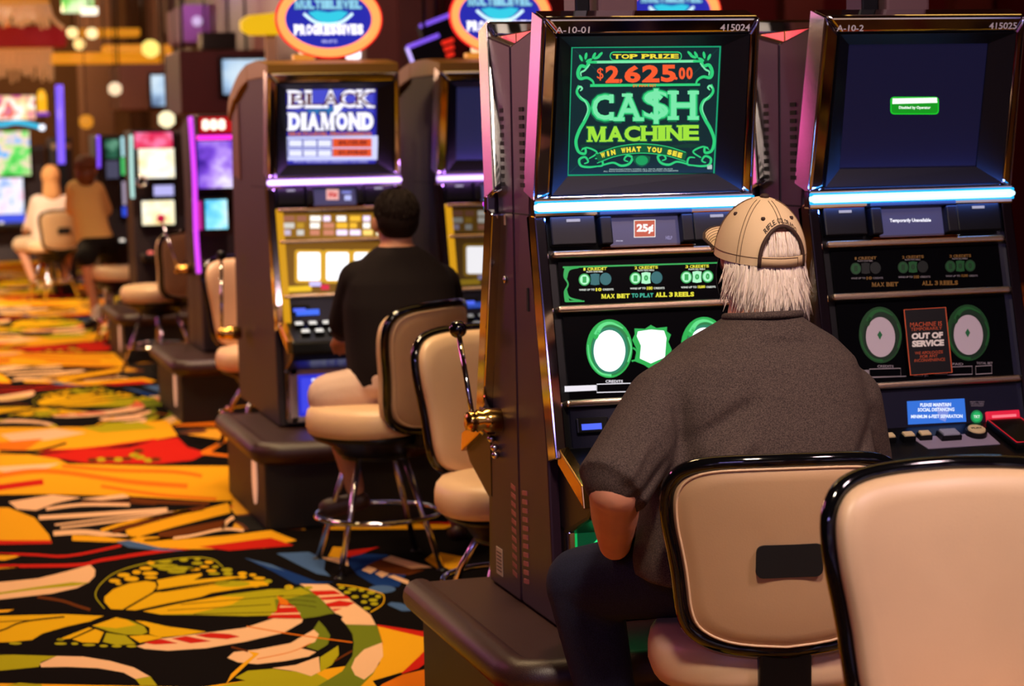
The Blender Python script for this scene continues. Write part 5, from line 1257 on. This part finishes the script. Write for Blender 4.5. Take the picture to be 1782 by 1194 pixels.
for k, (x, y, s_, col, lab) in enumerate(((262, 85, .10, '#ffe070', 'bright yellow lamp at the end of the gold band'), (200, 155, .07, '#f0d0a8', 'small pale lamp on the brown column'), (290, 208, .07, '#fff0c0', 'warm white lamp above the rose signed machine'), (150, 212, .08, '#c07820', 'amber lamp above the purple edged machine'), (304, 116, .07, '#c8c8ff', 'bluish lamp beside the small brown housing'), (405, 20, .05, '#fff0d8', 'tiny ceiling lamp at the violet soffit'))):
    p = aty(x, y, 25.2 if k in (0, 4) else 23.4 if k == 1 else 18.6 if k == 2 else 25.6); o = empty('hanging_lamp', p, 0, lab, 'lamp', 'hanging lamps down the hall')
    mb = MB(); mb.lathe([(.3*s_, -s_), (s_, -.5*s_), (s_, .5*s_), (.4*s_, s_)], em(col, 1.4), seg=14); mb.build('lamp_shade', o, True); mb = MB(); mb.tube([(0, 0, s_*.8), (0, 0, 4.4-p.z)], .006, BLACK, 8); mb.build('hanger_rod', o, True)
r, c = slabpx('hanging_sign', 'green lit hanging sign at the top left', 'sign', 108, -6, 164, 21, 24, .15, emn('green_sign', [(.35, '#18b848'), (.5, '#90e060'), (.65, '#f4ffd0')], 3, 1.1), None, 'sign_face'); hang(r, c, [c.x-.1, c.x+.1], aty(120, 0, 24).z)
r, c = slabpx('oval_ceiling_lamp', 'white oval lamp just under the green hanging sign', 'lamp', 142, 12, 171, 25, 23.6, .15, em('#fff4d8', 1.6), None, 'lamp_diffuser'); hang(r, c, [c.x], aty(150, 13, 23.6).z)
# strand chandeliers
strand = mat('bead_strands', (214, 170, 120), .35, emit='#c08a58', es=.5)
for x0, x1, y0, y1, Y, lab, big in ((-60, 84, 6, 48, 27, 'upper strand chandelier at the top left corner', True), (-60, 92, 84, 140, 29.5, 'lower strand chandelier under the red fascia', False)):
    a, b = aty(x0, y0, Y), aty(x1, y1, Y); c = V(((a.x+b.x)/2, Y, a.z)); root = empty('strand_chandelier', c, 0, lab, 'chandelier', 'strand chandeliers at the far left')
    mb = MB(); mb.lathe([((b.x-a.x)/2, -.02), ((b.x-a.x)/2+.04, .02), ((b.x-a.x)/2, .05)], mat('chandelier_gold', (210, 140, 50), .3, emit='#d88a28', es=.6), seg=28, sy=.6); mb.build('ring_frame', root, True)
    mb = MB(); rnd = random.Random(int(x1)); rr = (b.x-a.x)/2
    for k in range(46):
        t_ = 2*math.pi*k/46; l = (a.z-b.z)*rnd.uniform(.6, 1.05); px_ = rr*math.cos(t_); py_ = rr*.6*math.sin(t_); mb.tube([(px_, py_, 0), (px_, py_, -l)], .020, strand, 6)
    o = mb.build('bead_strands', root, True); o['kind'] = 'stuff'
    if big:
        for q in (((64, 5), (75, 28), (82, 48)), ((84, 8), (92, 32), (112, 50))):
            mb = MB(); mb.tube(smooth_curve([tuple(aty(*z, Y)-c) for z in q], 5), .025, strand, 8); mb.build('drooping_ribbon', root, True)
    mb = MB(); mb.tube([(0, 0, 0), (0, 0, 4.4-c.z)], .02, BRASS, 8); mb.build('hanger_rod', root, True)
# columns
for x0, x1, Y, mm, lab in ((142, 200, 31, mat('column_tan', (120, 84, 60), .6), 'tan column in the middle of the far hall'), (300, 322, 28, mat('column_brown', (104, 66, 36), .5), 'slim brown column between the two screen housings'), (640, 700, 17.5, mat('column_rose', (92, 52, 44), .6, var=.2, vscale=3), 'brown wood column right of the first oval sign')):
    a, b = aty(x0, 200, Y), aty(x1, 200, Y); w = (b.x-a.x)/2; o = empty('column', ((a.x+b.x)/2, Y+w, 0), 0, lab, 'column', 'columns of the hall')
    mb = MB(); mb.box(-w, w, -w, w, 0, 4.4, mm); mb.build('shaft', o, bevel=.02); mb = MB(); mb.box(-w*1.1, w*1.1, -w*1.1, w*1.1, 0, .2, brn); mb.build('column_base', o, bevel=.02); mb = MB(); mb.box(-w*1.1, w*1.1, -w*1.1, w*1.1, 4.0, 4.395, brn); mb.build('column_capital', o, bevel=.02)
# yellow lit sign on a post
a, b = aty(418, 22, 14.5), aty(486, 65, 14.5); c = V(((a.x+b.x)/2, 14.5, 0)); root = empty('post_sign', c, 0, 'yellow lit lozenge sign on a pale post left of the first oval sign', 'sign')
mb = MB(); h = (a.z-b.z)/2; zc = (a.z+b.z)/2; w = (b.x-a.x)/2
mb.prismy([(-w, zc+h*.4), (-w+.05, zc+h*.75), (w, zc+h), (w, zc-h*.8), (-w+.06, zc-h*.8), (-w, zc-h*.4)], -.06, .06, em('#f0b810', 1.0)); mb.build('sign_box', root, bevel=.015)
p = aty(471, 85, 14.5); mb = MB(); mb.box(p.x-c.x-.035, p.x-c.x+.035, -.03, .03, 0, zc-h*.7, mat('pale_post', (190, 150, 120), .5)); mb.build('post', root)
# tilted light boxes behind the second oval sign
for k, (x, y, w, h, lab) in enumerate(((741, 92, .11, .075, 'lower tilted black light box with violet edge beside the second oval sign'), (762, 54, .11, .07, 'upper tilted black light box with violet edge beside the second oval sign'))):
    p = aty(x, y, 13.0+.35*k); root = empty('light_box', p, 0, lab, 'light', 'tilted light boxes beside the second oval sign')
    q_ = Matrix.Rotation(R(-20), 3, 'Y')
    pts = [q_ @ V((sx*w, 0, sz*h)) for sx, sz in ((-1, -1), (1, -1), (1, 1), (-1, 1))]
    mb = MB(); mb.slab([p_+V((0, -.03, 0)) for p_ in pts], [p_+V((0, .06, 0)) for p_ in pts], BLACK); mb.build('box_body', root)
    mb = MB(); mb.tube([pts[3]+V((0, -.035, 0)), pts[2]+V((0, -.035, 0))], .013, em('#7a50e0', 1.3), 8); mb.build('violet_edge', root, True)
    if k == 0: mb = MB(); mb.tube([pts[0]+V((0, -.035, 0)), pts[3]+V((0, -.035, 0))], .011, em('#c8b0ff', 1.4), 8); mb.build('pale_edge', root, True)
    mb = MB(); mb.tube([(0, .03, 0), (0, .03, 4.4-p.z)], .012, BLACK, 8); mb.build('hanger_rod', root, True)
p = aty(774, 92, 13.5); root = empty('red_bar_light', p, 0, 'three slanted red light bars beside the second oval sign', 'light')
for k in range(3): mb = MB(); mb.tube([(-.05, 0, .05-k*.045), (.06, 0, .085-k*.045)], .013, em('#e02818', 1.3), 8); mb.build('light_bar', root, True)
mb = MB(); mb.box(-.06, .07, .01, .03, -.06, .10, BLACK); mb.tube([(0, .02, .08), (0, .02, 4.4-p.z)], .012, BLACK, 8); mb.build('bar_backing', root)
# ------------------------------------------------------------------ carpet pattern (woven motif, repeated along the aisle)
def cm(name, c):
    return mat('carpet_'+name, c, .95, bump=.3, bscale=500, spec=.03)
K_, YE, OL, DG, CR, RD, OR, BL, LB, BR, MU = (cm('black', '#0d0908'), cm('yellow', '#d0a010'), cm('olive', '#9c9414'), cm('green', '#66701a'), cm('cream', '#dcae86'), cm('red', '#b41e14'), cm('orange', '#cc6a12'), cm('blue', '#14306a'), cm('steel_blue', '#3f5a86'), cm('brown', '#5c2c0c'), cm('gold', '#d89a18'))
CAc = lambda x, y: (x/4.455, 930+y/4.455)
CBc = lambda x, y: (380+x/4.455, 930+y/4.455)
CCc = lambda x, y: (x/3.98, 650+y/3.98)
def floor_uv(px, py): p = atz(px, py, 0); return p.x, p.y
rep = V(floor_uv(*CCc(300, 235)))-V(floor_uv(*CAc(905, 630)))
ART = Art((0, 0, .0006), (1, 0, 0), (0, 1, 0), (0, 0, 1), step=.0003)
def motif(sx, sy, base):
    L0 = base
    def use(conv):
        def f(x, y): u, v = floor_uv(*conv(x, y)); return u+sx, v+sy
        ART.conv = f
    def poly(pts, m, L=1): ART.poly(pts, m, L0+L)
    def stroke(pts, w, m, L=1): ART.stroke(pts, w, m, L0+L, 4)
    def ell(x, y, rx, ry, m, L=1): ART.ell(x, y, rx, ry, m, L0+L, 16)
    use(lambda x, y: (x, y))
    poly([(-240, 925), (900, 925), (1000, 1210), (-240, 1210)], K_, 0)
    # farther band: orange leaf, red band and the brown wing
    use(CCc)
    poly([(-600, 440), (1230, 420), (1620, 480), (1640, 660), (1600, 920), (-600, 900)], K_, .2)
    poly([(-600, 380), (560, 380), (1160, 330), (1230, 440), (1000, 480), (270, 555), (-600, 560)], MU, .5)
    poly([(560, 385), (960, 340), (1100, 390), (700, 420)], OL, .8); poly([(0, 430), (380, 390), (600, 420), (330, 470), (100, 490)], CR, .9)
    poly([(-200, 500), (180, 470), (300, 460), (170, 545), (-200, 540)], OR, 1); stroke([(0, 545), (250, 545), (460, 490)], 16, K_, 1.1); stroke([(270, 545), (600, 530), (900, 490), (1080, 465)], 14, RD, 1.1)
    poly([(250, 575), (540, 540), (900, 520), (1080, 470), (1230, 450), (1300, 520), (1440, 560), (1330, 610), (1100, 635), (600, 630), (420, 600)], RD, 1)
    poly([(1390, 550), (1560, 460), (1570, 480), (1460, 555), (1600, 575), (1600, 590), (1400, 570)], OR, 1.2)
    for x, y in ((640, 610), (700, 605), (760, 600), (820, 605), (880, 600), (930, 575), (960, 545), (970, 590), (1030, 610), (1080, 605)): ell(x, y, 36, 15, OL if x % 40 else BR, 1.5)
    poly([(-600, 560), (200, 570), (400, 600), (470, 635), (700, 640), (1100, 650), (1610, 650), (1610, 890), (1300, 900), (900, 860), (300, 845), (-600, 860)], MU, 1.2)
    stroke([(430, 650), (800, 680), (1200, 690), (1400, 720)], 26, OR, 1.5); stroke([(-300, 780), (100, 700), (400, 690), (900, 760), (1300, 790)], 34, OR, 1.5); stroke([(-300, 850), (0, 800), (300, 760)], 40, RD, 1.6); stroke([(700, 790), (1100, 850), (1500, 880)], 22, OR, 1.5)
    poly([(-100, 660), (250, 640), (420, 630), (330, 665), (60, 700)], CR, 1.4)
    # brown wing
    poly([(-600, 880), (300, 850), (880, 860), (1560, 900), (1640, 1000), (1560, 1190), (-600, 1190)], K_, 1.3)
    poly([(-600, 930), (60, 940), (240, 1010), (340, 1130), (360, 1190), (-600, 1170)], MU, 1.6)
    poly([(60, 900), (360, 850), (560, 870), (380, 910), (250, 960), (120, 950)], CR, 1.7); poly([(560, 880), (860, 845), (900, 870), (700, 890)], CR, 1.7)
    for pts, w, mm in (([(320, 950), (560, 920), (900, 920)], 22, CR), ([(270, 1010), (700, 985), (1160, 955)], 30, CR), ([(380, 1060), (800, 1010), (1200, 970)], 12, CR), ([(420, 1080), (760, 1040), (1330, 960)], 14, CR),
                       ([(700, 1100), (900, 1040), (1300, 960)], 22, MU), ([(780, 1110), (1100, 1010), (1420, 940)], 30, BR), ([(880, 1130), (1200, 1040), (1590, 940)], 70, MU), ([(1100, 1140), (1300, 1100), (1560, 1050)], 50, BR), ([(1000, 1170), (1300, 1140), (1540, 1090), (1690, 1100)], 18, CR),
                       ([(1540, 1090), (1570, 1040), (1620, 1005)], 26, CR), ([(370, 1120), (600, 1110), (900, 1150)], 34, CR), ([(500, 1150), (800, 1160), (1200, 1165)], 40, MU), ([(560, 900), (800, 900), (1080, 915)], 12, BR), ([(900, 880), (1100, 900), (1450, 910)], 26, BR)):
        stroke(pts, w, mm, 2)
    # nearer: red lines
    use(CAc)
    poly([(-900, 60), (400, 60), (400, 85), (-900, 110)], RD, 2.2)
    stroke([(-900, 160), (150, 168), (520, 182), (940, 100)], 20, RD, 2.4); stroke([(-900, 258), (500, 256), (780, 215), (1240, 145), (1700, 95)], 26, RD, 2.4)
    poly([(900, 70), (1000, 60), (1250, 120), (1430, 140), (1240, 140), (1000, 115)], LB, 2.5); poly([(910, 80), (1300, 60), (1782, 20), (2100, -20), (2300, 60), (2050, 120), (1500, 130), (1200, 115)], MU, 2.45); poly([(1540, 110), (2100, 40), (2280, 100), (1780, 140)], RD, 2.55)
    poly([(-900, 150), (60, 165), (155, 185), (40, 215), (-900, 220)], MU, 2.4); poly([(-900, 290), (150, 262), (150, 272), (-900, 340)], MU, 2.4)
    poly([(-900, 480), (0, 385), (300, 355), (520, 300), (700, 250), (740, 290), (735, 340), (690, 385), (600, 430), (400, 475), (0, 520), (-900, 600)], CR, 2); poly([(-900, 560), (0, 465), (300, 420), (560, 385), (690, 390), (600, 412), (300, 440), (0, 480), (-900, 575)], OL, 2.2)
    stroke([(290, 500), (480, 530), (600, 570), (700, 600)], 22, BR, 2)
    poly([(-500, 620), (110, 597), (60, 618), (-500, 660)], MU, 2)
    # main butterfly
    stroke([(810, 590), (740, 490), (790, 390), (920, 300), (1150, 235), (1450, 195), (1640, 205), (1730, 270)], 8, OL, 2)
    poly([(810, 540), (810, 500), (880, 440), (1000, 395), (1130, 375), (1205, 385), (1215, 420), (1180, 465), (1050, 540), (950, 598), (860, 595)], YE, 2.5)
    poly([(975, 600), (1200, 468), (1500, 420), (1782, 375), (2080, 375), (2080, 410), (1900, 430), (1640, 470), (1560, 500), (1300, 550), (1050, 605)], YE, 2.5)
    poly([(1230, 405), (1215, 370), (1400, 335), (1560, 315), (1570, 330), (1500, 370), (1782, 340), (1900, 345), (1700, 375), (1400, 415), (1215, 445)], YE, 2.5)
    poly([(1110, 612), (1400, 550), (1782, 480), (2100, 440), (2400, 440), (2500, 560), (2300, 640), (1900, 650), (1500, 640), (1250, 640)], OL, 2.5)
    poly([(1110, 612), (1400, 550), (1700, 495), (1900, 500), (1800, 560), (1500, 630), (1250, 638)], YE, 2.6)
    for a, b in (((1300, 605), (2100, 560)), ((1400, 560), (2200, 490)), ((1500, 635), (2150, 620)), ((1250, 462), (1780, 385))): stroke([a, b], 5, K_, 2.8)
    rnd = random.Random(4)
    for x, y, rx, ry in ((960, 330, 50, 17), (890, 375, 45, 16), (1020, 360, 58, 19), (920, 398, 25, 9), (1060, 308, 34, 16), (1165, 318, 62, 16), (1170, 350, 50, 12), (1170, 236, 30, 14), (1280, 225, 55, 13), (1130, 278, 50, 14), (1270, 258, 110, 14), (1425, 210, 34, 16), (1370, 280, 150, 18), (1530, 207, 26, 11), (1530, 238, 44, 12), (1620, 230, 34, 13), (1585, 265, 36, 10), (1500, 285, 55, 11), (1370, 305, 70, 13), (1640, 297, 40, 11), (1670, 266, 26, 10), (1660, 320, 46, 9), (1760, 290, 44, 15), (1770, 320, 34, 15), (1880, 318, 36, 14), (1880, 345, 34, 14), (1960, 330, 28, 12), (2010, 355, 48, 12), (2080, 378, 30, 14), (1800, 398, 140, 24), (1980, 418, 30, 8), (2240, 425, 34, 18)):
        ell(x, y, rx, ry, OL if x > 1200 and rnd.random() < .5 else YE, 2.6)
    # left wing and lower wings
    poly([(-900, 650), (0, 648), (500, 635), (805, 648), (700, 690), (520, 730), (330, 785), (250, 835), (100, 850), (-900, 900)], YE, 2.3); stroke([(-300, 830), (0, 765), (180, 695), (500, 655)], 12, K_, 2.7); stroke([(-400, 740), (0, 695), (300, 680)], 6, K_, 2.7)
    poly([(715, 725), (900, 660), (1000, 680), (1120, 730), (1145, 775), (1100, 795), (980, 795), (850, 770)], OL, 2.5); poly([(715, 725), (900, 660), (980, 676), (1060, 720), (900, 745)], YE, 2.6)
    poly([(440, 835), (690, 738), (720, 745), (545, 825)], YE, 2.5); poly([(560, 830), (740, 750), (805, 775), (765, 858), (640, 855)], YE, 2.5); poly([(798, 850), (825, 780), (975, 800), (1055, 868), (900, 875)], OL, 2.5); poly([(1000, 805), (1150, 795), (1260, 820), (1085, 858)], YE, 2.5)
    poly([(1050, 685), (1120, 690), (1300, 730), (1600, 770), (1420, 800), (1240, 815), (1160, 790), (1160, 740)], YE, 2.45)
    for x, y, rx in ((470, 864, 48), (580, 864, 28), (690, 874, 50), (805, 882, 32), (905, 884, 40), (1020, 884, 40), (470, 832, 30), (120, 862, 50)): ell(x, y, rx, 10, OL, 2.5)
    poly([(1060, 885), (1250, 825), (1640, 775), (1900, 740), (2120, 668), (2350, 672), (2340, 700), (2200, 780), (1900, 850), (1600, 900), (1300, 920), (1120, 905)], CR, 2.65)
    for q in ([(1110, 858), (1250, 828), (1380, 862), (1200, 872)], [(1330, 825), (1440, 805), (1640, 845), (1480, 862)], [(1510, 798), (1640, 780), (1782, 790), (1860, 810), (1760, 830), (1600, 818)]): poly(q, RD, 2.8)
    poly([(-900, 980), (100, 950), (440, 960), (320, 1005), (300, 1045), (0, 1075), (-900, 1130)], OL, 2.3)
    poly([(310, 1020), (440, 960), (650, 965), (860, 1000), (1040, 1050), (1165, 1120), (1050, 1140), (960, 1090), (760, 1055), (520, 1045), (320, 1048)], CR, 2.4); poly([(1050, 1140), (1165, 1118), (1220, 1190), (1090, 1190)], OL, 2.4); poly([(40, 1190), (150, 1168), (320, 1180), (330, 1200)], OL, 2.3)
    # right half
    use(CBc)
    poly([(200, 195), (420, 250), (760, 380), (900, 385), (760, 400), (600, 400), (420, 300)], BL, 2.1); poly([(200, 195), (420, 250), (520, 300), (380, 265)], LB, 2.2)
    poly([(450, 160), (700, 150), (830, 210), (820, 290), (870, 340), (760, 320), (620, 250)], LB, 2.1); poly([(1050, 160), (1300, 170), (1500, 250), (1400, 420), (1250, 430), (1080, 330), (1000, 230)], BL, 2.1)
    poly([(780, 190), (830, 210), (1010, 260), (1000, 200)], CR, 2.3); poly([(850, 185), (890, 110), (980, 115), (950, 200)], MU, 2.3); poly([(940, 150), (1250, 110), (1100, 170), (970, 200)], RD, 2.25)
    poly([(1270, 210), (1340, 180), (1660, 270), (1500, 280)], CR, 2.4); poly([(1110, 290), (1160, 260), (1230, 285), (1180, 320)], CR, 2.4); poly([(1215, 320), (1260, 300), (1325, 320), (1270, 350)], CR, 2.4); poly([(1310, 340), (1360, 330), (1480, 375), (1470, 405)], CR, 2.4)
    poly([(1130, 265), (1260, 205), (1500, 275), (1600, 290), (1480, 330), (1330, 320)], BR, 2.2); poly([(1600, 210), (1680, 150), (1900, 190), (1900, 290), (1700, 280)], MU, 2.3)
    ell(1270, 440, 105, 30, LB, 2.3); poly([(1310, 560), (1340, 540), (1420, 550), (1560, 610), (1420, 610)], LB, 2.3)
    stroke([(1180, 620), (1270, 560), (1285, 500), (1240, 465), (1050, 420), (920, 405)], 8, YE, 2.4)
    poly([(620, 400), (930, 400), (1280, 480), (1270, 560), (1180, 610), (1000, 560)], K_, 2.3)
    poly([(430, 470), (640, 420), (760, 470), (860, 590), (900, 630), (760, 655), (640, 670), (450, 600)], DG, 2.6); poly([(430, 470), (640, 430), (720, 470), (560, 510), (440, 520)], OL, 2.7)
    for k in range(3): stroke([(460, 500+k*35), (600, 490+k*35), (760, 500+k*40)], 4, K_, 2.9)
    poly([(630, 400), (850, 402), (930, 450), (1060, 550), (1180, 640), (1225, 725), (990, 715), (900, 620), (780, 500), (700, 440)], CR, 2.7)
    for q in ([(715, 455), (900, 450), (960, 480), (760, 490)], [(780, 505), (990, 490), (1030, 515), (810, 525)], [(830, 555), (940, 528), (1060, 545), (1000, 575), (860, 580)], [(880, 595), (960, 590), (900, 612)]): poly(q, RD, 2.9)
    poly([(380, 665), (450, 610), (480, 500), (520, 530), (600, 580), (650, 670)], RD, 2.9); poly([(480, 570), (590, 575), (600, 580), (475, 585)], CR, 3.1); poly([(415, 630), (630, 622), (640, 635), (405, 640)], CR, 3.1); poly([(455, 490), (540, 530), (545, 565), (480, 560)], OR, 3.05)
    rnd = random.Random(8)
    for x, y in ((955, 428), (1040, 440), (1110, 448), (1185, 468), (1240, 498), (1140, 495), (1200, 525), (1130, 540), (1210, 555), (1060, 500), (1000, 465), (1150, 590), (540, 425), (700, 428), (60, 320)): ell(x, y, rnd.uniform(22, 36), 12, OL, 2.8)
    stroke([(790, 660), (900, 640), (960, 665)], 22, K_, 2.8)
    # spiral of cream and green
    poly([(780, 685), (830, 740), (868, 800), (850, 870), (770, 920), (680, 890), (760, 830), (740, 750)], DG, 2.7); poly([(70, 975), (120, 930), (300, 910), (560, 860), (740, 755), (780, 790), (750, 850), (640, 900), (760, 930), (700, 965), (520, 1000), (300, 1025), (150, 1010)], CR, 2.75)
    stroke([(300, 985), (560, 930), (720, 860)], 6, OR, 2.9); poly([(415, 1055), (600, 1030), (780, 965), (790, 1080), (720, 1118), (600, 1080)], CR, 2.75)
    poly([(930, 880), (935, 950), (880, 1030), (790, 1085), (790, 970)], OL, 2.7); poly([(130, 1130), (230, 1075), (420, 1060), (600, 1085), (710, 1120), (560, 1160), (300, 1175)], OL, 2.8)
    poly([(230, 920), (320, 940), (240, 1010), (60, 1180), (100, 1100), (200, 1010), (270, 955)], MU, 2.95); stroke([(100, 890), (230, 925)], 14, BR, 2.9); stroke([(220, 730), (600, 795), (1040, 855)], 9, OR, 2.95); stroke([(1040, 920), (900, 1000)], 14, BR, 2.9)
    poly([(990, 715), (1230, 720), (1270, 850), (1270, 960), (1200, 1100), (1100, 1200), (760, 1200), (960, 1080), (1040, 960), (1050, 860), (1040, 790)], DG, 2.7); poly([(1030, 1050), (1060, 980), (1130, 910), (1270, 855), (1278, 960), (1200, 1090), (1130, 1145), (1060, 1110)], CR, 2.85)
    poly([(1230, 715), (1400, 740), (1720, 790), (1720, 930), (1550, 1060), (1430, 1100), (1270, 1000)], RD, 2.5); poly([(1235, 728), (1450, 780), (1685, 835), (1560, 960), (1430, 1085), (1110, 1180), (1250, 1020), (1275, 860)], MU, 2.6)
    poly([(1270, 1180), (1430, 1105), (1730, 1035), (1900, 1010), (1900, 1200), (1250, 1200)], OR, 2.4)
for k in (3, 2, 1, 0): motif(rep.x*k-1.95, rep.y*k+.4, 5*(3-k))
for k in (3, 2, 1, 0): motif(rep.x*k, rep.y*k, 5*(3-k)+4)
# the same repeat beside the aisle, where it runs under the machines
for k, lx in ((-1, 0), (-2, 0), (-1, 1.75), (-2, 1.75), (0, 1.75), (1, 1.75)): motif(rep.x*k+lx, rep.y*k, 20+(-k)*4-8*(lx > 0)-4)
o = ART.build('carpet_motif', FLOOR)
o['label'] = 'woven butterfly, leaf and ribbon pattern of the carpet'
